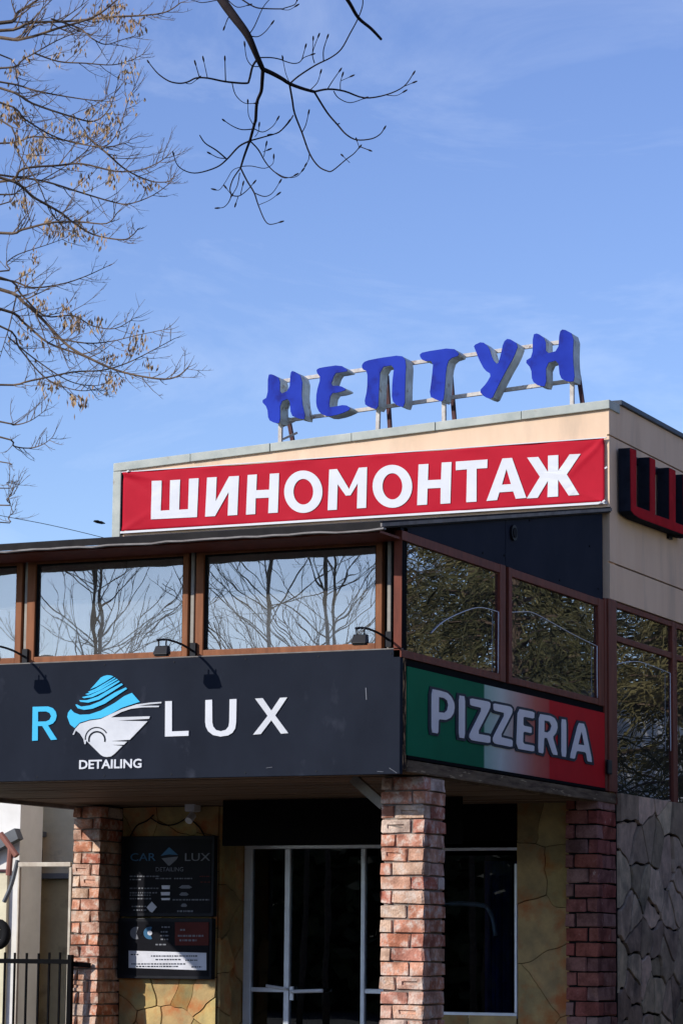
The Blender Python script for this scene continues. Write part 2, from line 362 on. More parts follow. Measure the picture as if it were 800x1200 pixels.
# ------------------------------------------------------------------ the building
B = thing('shop_building', (-2.4, 4.43, 0), 'corner building with cream parapet, glazed upper floor and brick columns under a porch', 'building')
YM = 4.43
def zt(x): return 6.27 + (x)*(.24/4.85)         # sloping parapet top (front)
w = MB(); w.prism([[(-4.80, YM, 2.95), (0.0, YM, 2.95), (0.0, YM, zt(0)), (-4.80, YM, zt(-4.8))]], (0, .2, 0))
front_wall = w.build('front_wall', M['beige'], B)
rw = MB().box(-.2, -.012, YM+.2, 15, 4.60, 6.34).build('right_wall', M['darkjoint'], B)
for (z0, z1) in ((4.61, 4.918), (4.932, 6.026), (6.040, 6.345)):
    for (y0, y1) in ((YM+.203, 9.0), (9.008, 15)):
        MB().box(-.012, .02, y0, y1, z0, z1).build('wall_panel', M['beige'], rw, bevel=.003)
for (z0, z1) in ((4.61, 4.918), (4.932, 6.026), (6.040, 6.27)):
    MB().box(-.01, .02, YM-.001, YM+.2015, z0, z1).build('corner_return', M['beige'], front_wall, bevel=.002)
# parapet capping, laid in lengths
capf = None
n = 6
for i in range(n):
    xa = -4.86 + (4.90)*i/n; xb = -4.86 + 4.90*(i+1)/n - .006
    c = MB(); d = .012 if i % 2 else .008
    c.hexa([(xa, YM-d-.02, zt(xa)-.01), (xb, YM-d-.02, zt(xb)-.01), (xb, YM+.25, zt(xb)-.01), (xa, YM+.25, zt(xa)-.01),
            (xa, YM-d-.02, zt(xa)+.068), (xb, YM-d-.02, zt(xb)+.068), (xb, YM+.25, zt(xb)+.068), (xa, YM+.25, zt(xa)+.068)])
    c.build('parapet_cap', M['zinc'], B, bevel=.006)
MB().box(-4.86, -4.775, YM-.03, YM+.25, 5.36, zt(-4.86)-.012).build('edge_flashing', M['zinc'], B, bevel=.006)
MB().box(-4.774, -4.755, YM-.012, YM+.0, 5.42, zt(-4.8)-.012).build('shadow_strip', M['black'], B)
MB().box(-.25, .045, YM+.27, 15, 6.346, 6.39).build('side_cap', M['darkcap'], B, bevel=.006)
MB().box(-4.8, -.2, YM+.2, 15, 5.7, 5.8).build('main_roof', M['roofing'], B)
MB().box(-4.8, -4.6, YM+.2, 15, 2.95, 6.0).build('far_wall', M['beige'], B)
MB().box(-4.8, 0, 15, 15.2, 0, 6.3).build('rear_wall', M['beige'], B)

# annex roof: rises from the eave to the parapet wall
XL, YE, ZE, ZB = -4.86, -.42, 4.535, 5.405
r = MB(); th = .05
r.hexa([(XL, YE, ZE), (.03, YE, ZE), (.03, YM, ZB-th), (XL, YM, ZB-th), (XL, YE, ZE+th), (.03, YE, ZE+th), (.03, YM, ZB), (XL, YM, ZB)])
roof = r.build('annex_roof', M['roofing'], B)
d = MB(); pr = random.Random(3)
xs = [XL + (.06-XL)*i/40 for i in range(41)]
zz = [ZE-.014+pr.uniform(-.006, .006) for _ in xs]
for i in range(40):
    d.hexa([(xs[i], YE-.02, zz[i]), (xs[i+1], YE-.02, zz[i+1]), (xs[i+1], YE+.03, zz[i+1]), (xs[i], YE+.03, zz[i]),
            (xs[i], YE-.012, zz[i]+.013), (xs[i+1], YE-.012, zz[i+1]+.013), (xs[i+1], YE+.03, zz[i+1]+.013), (xs[i], YE+.03, zz[i]+.013)])
d.build('drip_edge', M['paledrip'], roof)
MB().box(XL, .0, YE+.06, .06, 4.515, 4.532).build('eave_lining', M['darkwood'], B)
e = MB(); e.prism([[(.03, YE, ZE+.012), (.03, YM, ZB-th+.012), (.03, YM, ZB-.012), (.03, YE, ZE+th-.012)]], (.012, 0, 0))
e.build('verge_trim', M['paledrip'], roof)
MB().box(XL, 0, .06, .13, 4.578, 4.612).build('head_beam', M['darkwood'], B)
# annex end wall on the far left, floor, inside
ew = MB(); ew.prism([[(-4.80, .1, 2.98), (-4.80, YM, 2.98), (-4.80, YM, 5.30), (-4.80, .1, 4.54)]], (.1, 0, 0)); ew.build('end_wall', M['navyclad'], B)
MB().box(-4.79, -.13, .06, YM-.002, 3.0, 3.70).build('floor_slab', M['interior'], B)
# soffit planks
ns = 24
for i in range(ns):
    y0 = .06 + 4.3*i/ns; y1 = .06+4.3*(i+1)/ns - .012
    MB().box(-4.79, -.14, y0, y1, 2.868+rnd.uniform(0, .006), 2.90).build('soffit_plank', M['soffit'], B)
MB().box(-4.79, -.13, .055, YM-.01, 2.905, 2.99).build('soffit_backing', M['black'], B)
MB().box(-4.86, -4.792, .06, YM, 2.84, 3.0).build('soffit_edge_trim', M['paledrip'], B)
# side beam, corner batten, side dark strip
MB().box(-.13, .012, .13, 4.60, 2.865, 2.955).build('side_beam', M['oldwood'], B, bevel=.012)
MB().box(-.04, .004, .052, .105, 2.88, 3.70).build('corner_batten', M['rawwood'], B)
MB().box(-.13, -.03, .105, 4.43, 2.956, 3.68).build('side_apron', M['black'], B)
a_, b_ = at(414, 912, Y=.62), at(450, 944, Y=.62)
MB().bar(a_, b_, .05, .07).build('brace', M['greypost'], B)

# ---- front windows
YF = .10
def fx(x, y=720): return at(x, y, Y=YF).x
GT, GB = 4.50, 3.79
def front_window(x0, x1, xg0, xg1):
    w = bpy.data.objects.new('front_window', None); put(w, B)
    fr = MB(); fr.box(x0, xg0, YF-.02, YF+.05, 3.735, 4.575); fr.box(xg1, x1, YF-.02, YF+.05, 3.735, 4.575)
    fr.box(xg0, xg1, YF-.018, YF+.048, GT, 4.573); fr.box(xg0, xg1, YF-.018, YF+.048, 3.735, GB)
    fr.build('frame', M['wood'], w, bevel=.006)
    se = MB(); t = .012
    se.box(xg0, xg0+t, YF+.0, YF+.02, GB, GT); se.box(xg1-t, xg1, YF+.0, YF+.02, GB, GT); se.box(xg0+t, xg1-t, YF+.0, YF+.02, GT-t, GT)
    se.build('rubber_seal', M['rubber'], w)
    pane_box(xg0+.001, xg1-.001, YF+.022, YF+.028, GB, GT, M['glass'], w)
    return w
g1, g2, g3, g4, g5, g6 = fx(20), fx(42.5), fx(215), fx(239.5), fx(441), 0
front_window(fx(-160), fx(27), fx(-150), g1)
front_window(fx(33), fx(221.5), g2, g3)
front_window(fx(230.5), fx(448.5), g4, g5)
for (xa, xb) in ((27, 33), (221.5, 230.5), (448.5, 464)):
    MB().box(fx(xa)+.001, min(fx(xb), -.045)-.001, YF+.03, YF+.09, 3.72, 4.57).build('window_post', M['black'], B)
for xa in (30.8, 225.3, 455.5):
    MB().box(fx(xa)-.012, fx(xa)+.016, YF-.005, YF+.028, 3.735, 4.56).build('metal_post', M['greypost'], B, bevel=.004)
MB().box(-4.8, -.06, .052, .16, 3.70, 3.733).build('sill_board', M['wood'], B)
MB().box(-.045, -.004, .03, .125, 3.72, 4.57).build('corner_post', M['black'], B)

# ---- side (pizza side) windows on X = 0
def sy(x, y=720): return at(x, y, X=0).y
def side_window(name, y0, y1, yg0, yg1, z0, z1, zg0, zg1, par, m=M['darkwood'], transom=None):
    w = bpy.data.objects.new(name, None); put(w, par)
    fr = MB(); fr.box(-.05, .012, y0, yg0, z0, z1); fr.box(-.05, .012, yg1, y1, z0, z1)
    fr.box(-.048, .010, yg0, yg1, zg1, z1-.002); fr.box(-.048, .010, yg0, yg1, z0+.002, zg0)
    fr.build('frame', m, w, bevel=.005)
    if transom:
        MB().box(-.047, .009, yg0, yg1, transom[0], transom[1]).build('transom', m, w, bevel=.005)
        pane_box(-.016, -.010, yg0, yg1, zg0, transom[0], M['sideglass'], w)
        pane_box(-.016, -.010, yg0, yg1, transom[1], zg1, M['sideglass'], w)
    else:
        pane_box(-.016, -.010, yg0, yg1, zg0, zg1, M['sideglass'], w)
    return w
side_window('side_window', .0, sy(590.5), sy(468.8), sy(584), 3.672, 4.583, 3.728, 4.515, B)
side_window('side_window', sy(594.3), sy(706), sy(598.3), sy(699), 3.672, 4.583, 3.728, 4.515, B)
MB().box(-.06, -.012, sy(590.5)+.001, sy(594.3)-.001, 3.62, 4.58).build('side_post', M['black'], B)
MB().box(-.06, -.002, .105, 4.31, 3.622, 3.670).build('side_strip', M['black'], B)
# white curved tubes on the glass; white strips painted as the lit inner reveals
def curve_on(pts, X, rad, name, m):
    MB().tube(smooth_path([at(x, y, X=X) for x, y in pts], 5), rad, 5).build(name, m, B, smooth=True)
curve_on([(505, 742), (520, 728), (545, 716), (563, 712), (583.5, 717)], -.005, .0036, 'white_arc', M['white'])
curve_on([(598.5, 717.5), (612, 717), (624, 718), (645, 729), (672, 744), (698.5, 757)], -.005, .0036, 'white_arc', M['white'])
curve_on([(583.6, 717), (583.4, 750), (583.2, 789)], .014, .0045, 'white_strip', M['white'])
curve_on([(699, 757), (699, 790), (699.4, 818)], .014, .0045, 'white_strip', M['white'])
curve_on([(720.5, 779), (733, 776), (748, 775.5), (765, 781), (784.6, 789)], -.005, .0036, 'white_arc', M['white'])
curve_on([(784.6, 789), (784.9, 840), (785.2, 880)], .014, .0045, 'white_strip', M['white'])
curve_on([(720.5, 861), (745, 864.5), (765, 865), (785, 860)], -.005, .004, 'dark_cable', M['rubber'])
# navy wedge cladding above the side windows
ys = sy(592)
def zr(y): return ZE-.003 + (y-YE)*(ZB-th-ZE)/(YM-YE)
c = MB(); c.prism([[(-.03, .0, 4.587), (-.03, ys-.006, 4.587), (-.03, ys-.006, zr(ys)), (-.03, .0, zr(0))]], (.03, 0, 0))
c.build('cladding_panel', M['navyclad'], B)
c = MB(); c.prism([[(-.03, ys+.006, 4.587), (-.03, 4.30, 4.587), (-.03, 4.30, zr(4.30)), (-.03, ys+.006, zr(ys))]], (.03, 0, 0))
clad = c.build('cladding_panel', M['navyclad'], B)
MB().box(-.05, -.02, ys-.006, ys+.006, 4.587, zr(ys)).build('cladding_joint', M['greypost'], B)
v = MB(); pc = at(600, 624.5, X=.0); v.tube([pc+Vector((-.01, 0, 0)), pc+Vector((.02, 0, 0))], .062, 18)
vent = v.build('round_vent', M['blackpaint'], B); 
MB().tube([pc+Vector((.016, 0, 0)), pc+Vector((.026, 0, 0))], .04, 14).build('vent_cap', M['rubber'], vent)
for (x, y) in ((565, 648), (590, 651), (655, 680), (690, 640), (700, 690), (620, 610)):
    q = at(x, y, X=0); MB().tube([q, q+Vector((.006, 0, 0))], .009, 6).build('screw', M['rubber'], clad)

# inside of the annex
MB().box(-4.69, -.2, YM-.03, YM-.004, 3.71, 5.2).build('inner_wall', M['interior'], B)
cu = MB()
def curtain(x0, x1, y, z0, z1, amp, k):
    n = 30; base = len(cu.v)
    for i in range(n+1):
        t = i/n; x = x0+(x1-x0)*t; yy = y+amp*math.sin(k*t*6.28)
        cu.v += [(x, yy, z0), (x, yy, z1), (x, yy+.01, z1), (x, yy+.01, z0)]
    for i in range(n):
        a = base+4*i
        for q in ((0, 1), (1, 2), (2, 3), (3, 0)): cu.face((a+q[0], a+q[1], a+4+q[1], a+4+q[0]))
curtain(fx(48), fx(90), .30, 3.71, 4.24, .02, 4)
curtain(fx(92), fx(214), .42, 3.71, 4.16, .02, 11); curtain(fx(238), fx(440), .42, 3.71, 4.12, .02, 18); curtain(fx(-150), fx(18), .36, 3.71, 4.20, .02, 9)
cu.build('curtain', M['curtain'], B)

# ---- right-hand glazing and the post beside the pizza board
yp0, yp1 = sy(707.5, 820), sy(718.8, 820)
MB().box(-.08, -.012, yp0-.20, yp0+.03, 2.96, 4.585).build('dark_reveal', M['black'], B)
MB().box(-.06, .03, yp0+.035, yp1, 2.96, 4.605).build('brown_post', M['darkwood'], B, bevel=.008)
MB().box(-.07, .018, yp0-.03, yp0+.030, 2.96, 4.60).build('brown_post', M['darkwood'], B, bevel=.008)
ym = sy(785, 800); ymb = sy(790.2, 800); pitch_w = ymb - yp1
y = yp1
for i in range(5):
    side_window('tall_window', y+.002, y+pitch_w, y+.03, y+pitch_w-.10, 2.86, 4.603, 2.92, 4.553, B, transom=(4.262, 4.315))
    y += pitch_w
lk = at(712, 899, X=.03); MB().box(.03, .05, lk.y-.05, lk.y+.05, lk.z-.06, lk.z+.06).build('lock_box', M['blackpaint'], B, bevel=.006)
# dark interior behind the right glazing
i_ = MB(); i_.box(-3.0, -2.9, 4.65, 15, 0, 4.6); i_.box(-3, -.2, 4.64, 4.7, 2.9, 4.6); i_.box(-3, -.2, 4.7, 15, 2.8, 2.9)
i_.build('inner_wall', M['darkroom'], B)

# ---- bricks
def brick_mesh(name, stamped=False, seed=0):
    r_ = random.Random(seed); bm = bmesh.new(); bmesh.ops.create_cube(bm, size=1.0)
    bmesh.ops.bevel(bm, geom=list(bm.edges), offset=.045, segments=1, affect='EDGES')
    for vtx in bm.verts:
        vtx.co += Vector((r_.uniform(-.028, .022), r_.uniform(-.05, .03), r_.uniform(-.075, .05)))
    if stamped:
        fs = [f for f in bm.faces if f.normal.y < -.9 and f.calc_area() > .3]
        if fs:
            q = bmesh.ops.inset_region(bm, faces=fs, thickness=.22, depth=0)
            fs2 = [f for f in bm.faces if f.normal.y < -.9]; fs2 = [max(fs, key=lambda f: f.calc_area())] if fs[0].is_valid else fs2
            c0 = fs2[0].calc_center_median()
            for vtx in fs2[0].verts:
                vtx.co.z = c0.z + (vtx.co.z-c0.z)*.55; vtx.co.x = c0.x + (vtx.co.x-c0.x)*.95
            bmesh.ops.inset_region(bm, faces=[fs2[0]], thickness=.04, depth=-.10)
    me = bpy.data.meshes.new(name); bm.to_mesh(me); bm.free(); return me
BR = [brick_mesh('brick', False, i) for i in range(7)]
BS = [brick_mesh('brick_stamped', True, 20+i) for i in range(3)]
def mesh_with(me, m):
    k = me.copy(); k.materials.append(m); return k
BRc = [mesh_with(m, M['brickc']) for m in BR]; BSc = [mesh_with(m, M['brickc']) for m in BS]
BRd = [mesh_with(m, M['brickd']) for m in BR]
def column(x0, x1, y0, y1, z0, z1, h, plain, stamped, name='brick_column', seed=1, mortar=M['mortar'], label=None):
    r_ = random.Random(seed); W, Dp = x1-x0, y1-y0
    col = MB().box(x0+.020, x1-.018, y0+.018, y1-.016, z0, z1-.004).build(name, mortar, B)
    if label: col['label'] = label
    n = int(round((z1-z0)/h)); h = (z1-z0)/n; j = .012
    for i in range(n):
        za, zb = z0+i*h, z0+(i+1)*h-j
        s = r_.uniform(.62, .74); bd = min(.13, Dp*.4)
        if i % 2:
            L_ = [(x0, x0+W*s-j, y0, y0+bd), (x0+W*s, x1, y0, y1-(Dp*.3 if r_.random() < .5 else 0)), (x0, x0+W*s-j, y0+bd+j, y1)]
            if L_[1][3] < y1: L_.append((x0+W*s, x1, L_[1][3]+j, y1))
        else:
            L_ = [(x0, x0+W*(1-s)-j, y0, y1), (x0+W*(1-s), x1, y0, y0+bd), (x0+W*(1-s), x1, y0+bd+j, y1)]
        for k, (a, b, c, d) in enumerate(L_):
            big = (b-a) > .55*W and c == y0
            me = r_.choice(stamped if (big and stamped and r_.random() < .30) else plain)
            o = bpy.data.objects.new('brick', me)
            mw = Matrix.LocRotScale(Vector(((a+b)/2+r_.uniform(-.003, .003), (c+d)/2+r_.uniform(-.004, .004), (za+zb)/2)),
                 Matrix.Rotation(r_.uniform(-.012, .012), 3, 'Y').to_quaternion(), Vector((b-a, d-c, zb-za+r_.uniform(-.004, .003))))
            put(o, col, mw)
    return col
column(-.338, .0, .45, .845, .12, 2.862, .1015, BRc, BSc, seed=4, label='weathered brick column under the corner of the porch')
column(-4.70, -4.425, 3.55, 3.95, .12, 2.862, .1005, BRc, BSc, seed=9, label='sunlit brick column at the far end of the porch')
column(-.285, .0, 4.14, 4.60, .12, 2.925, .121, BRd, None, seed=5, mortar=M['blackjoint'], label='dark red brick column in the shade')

# ---- stone cladding: cells clipped from a scatter of seeds, each stone a piece of its own
def clip(poly, a, b, c):
    out = []
    for i in range(len(poly)):
        p, q = poly[i], poly[(i+1) % len(poly)]; fp = a*p[0]+b*p[1]-c; fq = a*q[0]+b*q[1]-c
        if fp <= 0: out.append(p)
        if fp*fq < 0:
            t = fp/(fp-fq); out.append((p[0]+(q[0]-p[0])*t, p[1]+(q[1]-p[1])*t))
    return out
def stones(u0, u1, v0, v1, size, joint, P, nrm, m, par, seed, dep=(.012, .03), asp=1.0):
    r_ = random.Random(seed); sd = []; nu = max(1, int(round((u1-u0)/size))); nv = max(1, int(round((v1-v0)/(size*asp))))
    for i in range(nu):
        for k in range(nv):
            sd.append((u0+(u1-u0)*(i+.5+r_.uniform(-.46, .46))/nu, v0+(v1-v0)*(k+.5+r_.uniform(-.46, .46))/nv))
    rnd_ = r_.sample(range(len(sd)), max(0, len(sd)//6)); sd = [s for i, s in enumerate(sd) if i not in rnd_]
    for i, s in enumerate(sd):
        poly = [(u0, v0), (u1, v0), (u1, v1), (u0, v1)]
        for k, t in enumerate(sd):
            if k == i: continue
            a, b = t[0]-s[0], (t[1]-s[1]); mx_, my_ = (s[0]+t[0])/2, (s[1]+t[1])/2
            if abs(a) > size*3 or abs(b) > size*asp*3: continue
            poly = clip(poly, a, b, a*mx_+b*my_)
            if len(poly) < 3: break
        if len(poly) < 3: continue
        # uneven edges
        fine = []
        for q in range(len(poly)):
            p0, p1 = poly[q], poly[(q+1) % len(poly)]; L_ = math.hypot(p1[0]-p0[0], p1[1]-p0[1])
            nn = max(1, int(L_/.04))
            for k in range(nn):
                t = k/nn; x, y_ = p0[0]+(p1[0]-p0[0])*t, p0[1]+(p1[1]-p0[1])*t
                if u0+.005 < x < u1-.005 and v0+.005 < y_ < v1-.005:
                    dx_, dy_ = noise.noise((x*7, y_*7, seed+.3)), noise.noise((x*7, y_*7, seed+40.7)); x += .045*dx_; y_ += .045*dy_
                fine.append((x, y_))
        ins = offset_poly(fine, -joint/2); dp = r_.uniform(*dep)
        A = abs(sum(ins[q][0]*ins[(q+1) % len(ins)][1]-ins[(q+1) % len(ins)][0]*ins[q][1] for q in range(len(ins))))/2
        if A < .0015: continue
        b = MB(); b.prism([[P(u, v_) for u, v_ in ins]], Vector(nrm)*dp)
        b.build('stone', m, par, bevel=.013 if dep[1] > .035 else .005, seg=2 if dep[1] > .035 else 1)
# wall behind the notice boards (left) with its return beside the door
YW = 3.96; XJ = -3.46
bw = MB().box(-4.74, XJ-.004, YW+.004, YM+.1, .12, 2.866).build('stone_wall', M['darkjoint'], B)
stones(-4.425, XJ, .12, 2.862, .26, .006, lambda u, v_: Vector((u, YW+.004, v_)), (0, -1, 0), M['ochre'], bw, 5)
stones(YW+.01, YM+.04, .12, 2.862, .30, .006, lambda u, v_: Vector((XJ-.004, u, v_)), (1, 0, 0), M['ochre'], bw, 6)
# wall right of the shop window, strip below the window
ow = MB().box(-.83, -.03, YM+.004, YM+.12, .12, 2.9).build('stone_wall', M['darkjoint'], B)
stones(-.828, -.28, .12, 2.9, .30, .005, lambda u, v_: Vector((u, YM+.004, v_)), (0, -1, 0), M['ochre'], ow, 14, asp=1.5)
lw_ = MB().box(-2.1, -.832, YM+.004, YM+.12, .12, 1.08).build('stone_wall', M['darkjoint'], B)
stones(-2.1, -.832, .12, 1.078, .40, .006, lambda u, v_: Vector((u, YM+.004, v_)), (0, -1, 0), M['ochre'], lw_, 12)
# rubble wall under the right-hand glazing
gw = MB().box(-.2, .0, 4.605, 14, 0, 2.90).build('rubble_wall', M['blackjoint'], B)
stones(4.605, 9.5, 0, 2.97, .29, .024, lambda u, v_: Vector((.0, u, v_)), (1, 0, 0), M['grey_stone'], gw, 21, dep=(.018, .045), asp=.95)
# ---- door, shop window, dark head panel
D_ = bpy.data.objects.new('glass_door', None); put(D_, B)
YD = YM+.02
def dx(x): return at(x, 1100, Y=YD).x
zb_, zh = .12, 2.50
f = MB()
f.box(dx(287), dx(296), YD-.03, YD+.03, zb_, zh).build('frame_jamb', M['alu'], D_, bevel=.004)
for (a, b) in ((334.5, 340.5), (424, 428.5), (500, 506)):
    MB().box(dx(a), dx(b), YD-.03, YD+.03, zb_, zh).build('mullion', M['alu'], D_, bevel=.004)
MB().box(dx(287), dx(506), YD-.032, YD+.028, zh+.002, zh+.045).build('frame_head', M['alu'], D_, bevel=.004)
zr_ = at(330, 1160, Y=YD).z
MB().box(dx(296), dx(334.5), YD-.02, YD+.02, zr_-.02, zr_+.02).build('mid_rail', M['alu'], D_, bevel=.004)
MB().box(dx(428.5), dx(500), YD-.02, YD+.02, zr_-.02, zr_+.02).build('mid_rail', M['alu'], D_, bevel=.004)
for (a, b) in ((296, 334.5), (340.5, 424), (428.5, 500)):
    MB().box(dx(a), dx(b), YD-.003, YD+.003, zb_, zh).build('pane', M['doorglass'], D_)
h = MB(); h.tube([at(340, 1162, Y=YD-.09), at(378, 1161, Y=YD-.09)], .016, 8); h.tube([at(345, 1162, Y=YD-.09), at(345, 1162, Y=YD-.02)], .012, 6)
h.box(*sorted((at(342, 1166, Y=YD).x, at(346, 1166, Y=YD).x)), YD-.05, YD-.03, at(343, 1172, Y=YD).z, at(343, 1156, Y=YD).z)
h.build('handle', M['alu'], D_, smooth=False)
h = MB(); h.tube([at(312, 1155, Y=YD-.07), at(336, 1159, Y=YD-.07)], .012, 8); h.build('handle', M['alu'], D_)
MB().box(at(261, 960, Y=3.14).x, -.83, 3.14, 3.20, 2.48, 2.866).build('dark_fascia', M['black'], B)
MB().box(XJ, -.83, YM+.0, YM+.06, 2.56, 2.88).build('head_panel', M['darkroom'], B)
W_ = bpy.data.objects.new('shop_window', None); put(W_, B)
def wx(x): return at(x, 1100, Y=YD).x
zt_, zs = at(560, 996, Y=YD).z, at(560, 1186, Y=YD).z
MB().box(-.855, -.832, YD-.03, YD+.03, zs, zt_-.12).build('frame_jamb', M['alu'], W_, bevel=.003)
MB().box(-2.0, -.832, YD-.03, YD+.03, zs-.05, zs-.003).build('sill', M['alu'], W_, bevel=.004)
MB().box(-2.0, -.832, YD-.03, YD+.03, zt_-.006, zt_+.018).build('transom', M['alu'], W_, bevel=.003)
MB().box(-2.0, -.856, YD-.003, YD+.003, zs, zt_-.008).build('pane', M['doorglass'], W_)
MB().box(-2.0, -.833, YD-.003, YD+.003, zt_+.02, 2.87).build('pane', M['doorglass'], W_)
# blue curtain inside the shop; pale tube shaped as a curved glass reflection
iu = MB()
for k in range(6): iu.tube([(-1.30+.05*k, YM+.5+.03*(k % 2), .5), (-1.30+.05*k, YM+.5+.03*(k % 2), 2.4)], .03, 6)
iu.build('blue_curtain', mat('blue_cloth', (.03, .05, .22), .9), B)
cp = MB(); cp.tube(smooth_path([(-1.95, YM+.35, 2.03), (-1.35, YM+.35, 2.02), (-1.22, YM+.35, 1.95), (-1.17, YM+.35, 1.75)], 4), .022, 6); cp.build('reflection_tube', M['alu'], B, smooth=True)
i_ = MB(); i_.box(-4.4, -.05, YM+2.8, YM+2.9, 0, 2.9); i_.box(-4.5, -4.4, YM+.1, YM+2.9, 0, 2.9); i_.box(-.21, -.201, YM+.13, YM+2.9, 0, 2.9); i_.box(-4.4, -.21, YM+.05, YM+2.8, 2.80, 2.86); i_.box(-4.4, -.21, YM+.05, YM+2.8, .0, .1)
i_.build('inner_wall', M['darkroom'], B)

# ------------------------------------------------------------------ signs
def pxp(pts, ox, oy, k): return [(ox+x/k, oy+y/k) for x, y in pts]
def ell(cx, cy, rx, ry, n=40, a0=0, a1=360): return [(cx+rx*math.cos(math.radians(a0+(a1-a0)*i/n)), cy+ry*math.sin(math.radians(a0+(a1-a0)*i/n))) for i in range(n)]
def round_poly(pts, it=2, keep=.2):      # soften corners
    for _ in range(it):
        o = []
        for i in range(len(pts)):
            p, q = pts[i], pts[(i+1) % len(pts)]
            o += [(p[0]+(q[0]-p[0])*keep, p[1]+(q[1]-p[1])*keep), (q[0]-(q[0]-p[0])*keep, q[1]-(q[1]-p[1])*keep)]
        pts = o
    return pts
# ---- tyre-fitting banner
BN = thing('banner', (-2.38, 4.40, 5.44), 'long red cloth banner with white letters ШИНОМОНТАЖ across the cream parapet', 'banner')
bx0, bx1, bz0, bz1 = -4.745, -.015, 5.448, 6.000
YBN = YM-.03
def wrinkle(u, v):                        # u,v in metres from the lower left corner
    Wd, H = bx1-bx0, bz1-bz0; y = .004*math.sin(u*2.1+v*3)
    def fold(cx, cz, ang, wd, ln, am):
        dx_, dz_ = u-cx, v-cz; ca, sa = math.cos(ang), math.sin(ang); a = dx_*ca+dz_*sa; b = -dx_*sa+dz_*ca
        return am*math.exp(-(b/wd)**2)*math.exp(-max(0, a)/ln) if a > -.03 else 0
    y += fold(0, H, -.25, .018, .28, .022)-fold(0, H-.03, -.5, .03, .22, .012)
    y += fold(Wd, H, math.pi+.75, .022, .26, .026)-fold(Wd, H-.02, math.pi+.45, .03, .3, .016)+fold(Wd, 0, math.pi-.4, .02, .2, .018)+fold(0, 0, .5, .025, .2, .012)
    y += fold(Wd-.15, 0, 2.3, .03, .25, .010)
    e_ = min(v, H-v); y += .006*math.sin(u*7+2.0)*math.exp(-e_/.05)+.004*math.sin(u*15)*math.exp(-e_/.03)
    return y
bm_ = MB(); nu, nv = 220, 28
for k in range(nv+1):
    for i in range(nu+1):
        u = (bx1-bx0)*i/nu; v_ = (bz1-bz0)*k/nv; sag = .006*math.sin(math.pi*5*u/(bx1-bx0))*(1 if k in (0, nv) else .3)
        bm_.v.append((bx0+u, YBN-wrinkle(u, v_), bz0+v_+sag*.5))
for k in range(nv):
    for i in range(nu):
        a = k*(nu+1)+i; bm_.face((a, a+1, a+nu+2, a+nu+1))
cl = bm_.build('cloth', M['cloth'], BN, smooth=True, fix=False)
sol = cl.modifiers.new('thickness', 'SOLIDIFY'); sol.thickness = .003; sol.offset = 1
hm = MB()
for (z0, z1) in ((bz0-.022, bz0-.002), (bz1+.001, bz1+.009)):
    hm.box(bx0-.02, bx1+.02, YBN-.012, YBN+.004, z0, z1)
hm.build('hem_batten', M['white'], BN)
k4, k5 = 2.857, 2.667
BL = [
 [pxp([(392, 292), (470, 290), (462, 525), (530, 520), (535, 287), (613, 282), (605, 517), (675, 513), (682, 275), (757, 270), (745, 575), (385, 592)], 120, 520, 6.667)],
 [pxp([(238, 114), (270, 112), (267, 193), (311, 110), (344, 108), (339, 239), (307, 241), (310, 162), (265, 243), (232, 245)], 160, 520, k4)],
 [pxp([(373, 105), (404, 103), (402, 156), (445, 154), (447, 101), (478, 99), (474, 231), (442, 233), (444, 181), (400, 183), (399, 236), (368, 238)], 160, 520, k4)],
 [pxp(ell(559, 161, 64, 71), 160, 520, k4), pxp(ell(559, 161, 33, 43), 160, 520, k4)],
 [pxp([(646, 87), (672, 85), (712, 152), (745, 81), (773, 79), (769, 215), (738, 217), (741, 133), (717, 173), (701, 174), (674, 136), (671, 221), (640, 223)], 160, 520, k4)],
 [pxp(ell(107, 187, 62, 67), 420, 500, k5), pxp(ell(107, 187, 31, 41), 420, 500, k5)],
 [pxp([(189, 119), (220, 117), (218, 168), (259, 166), (261, 113), (292, 111), (288, 240), (257, 242), (258, 192), (217, 194), (215, 244), (184, 246)], 420, 500, k5)],
 [pxp([(305, 110), (404, 103), (403, 130), (370, 132), (370, 235), (338, 237), (340, 134), (305, 137)], 420, 500, k5)],
 [pxp([(450, 100), (480, 98), (525, 223), (492, 226), (484, 203), (441, 206), (434, 230), (401, 233)], 420, 500, k5), pxp([(463, 133), (477, 180), (449, 182)], 420, 500, k5)],
]
ZH = [[(527, 97), (562, 95), (592, 142), (592, 91), (624, 89), (624, 138), (659, 87), (693, 85), (651, 150), (691, 214), (657, 216), (624, 166), (624, 219), (591, 221), (592, 170), (560, 223), (526, 225), (567, 157)]]
BL.append([pxp(ZH[0], 420, 500, k5)])
def fine_loop(l, step):
    o = []
    for i in range(len(l)):
        p, q = l[i], l[(i+1) % len(l)]; n_ = max(1, int(math.hypot(q[0]-p[0], q[1]-p[1])/step))
        o += [(p[0]+(q[0]-p[0])*j/n_, p[1]+(q[1]-p[1])*j/n_) for j in range(n_)]
    return o
for L_ in BL:                             # the print lies on the rippled cloth
    pts = [[at(x, y, Y=YBN) for x, y in fine_loop(l, 6)] for l in L_]
    pts = [[Vector((p.x, YBN-wrinkle(p.x-bx0, p.z-bz0)-.008, p.z)) for p in l] for l in pts]
    MB().prism(pts, (0, -.002, 0)).build('letter', M['white'], BN)
for (x, y) in ((709.5, 549), (707, 588), (150, 553), (702, 590)):
    q = at(x, y, Y=YBN-.03); MB().bar(q+Vector((-.01, 0, 0)), q+Vector((.012, 0, .012)), .014).build('tie', M['white'], BN)

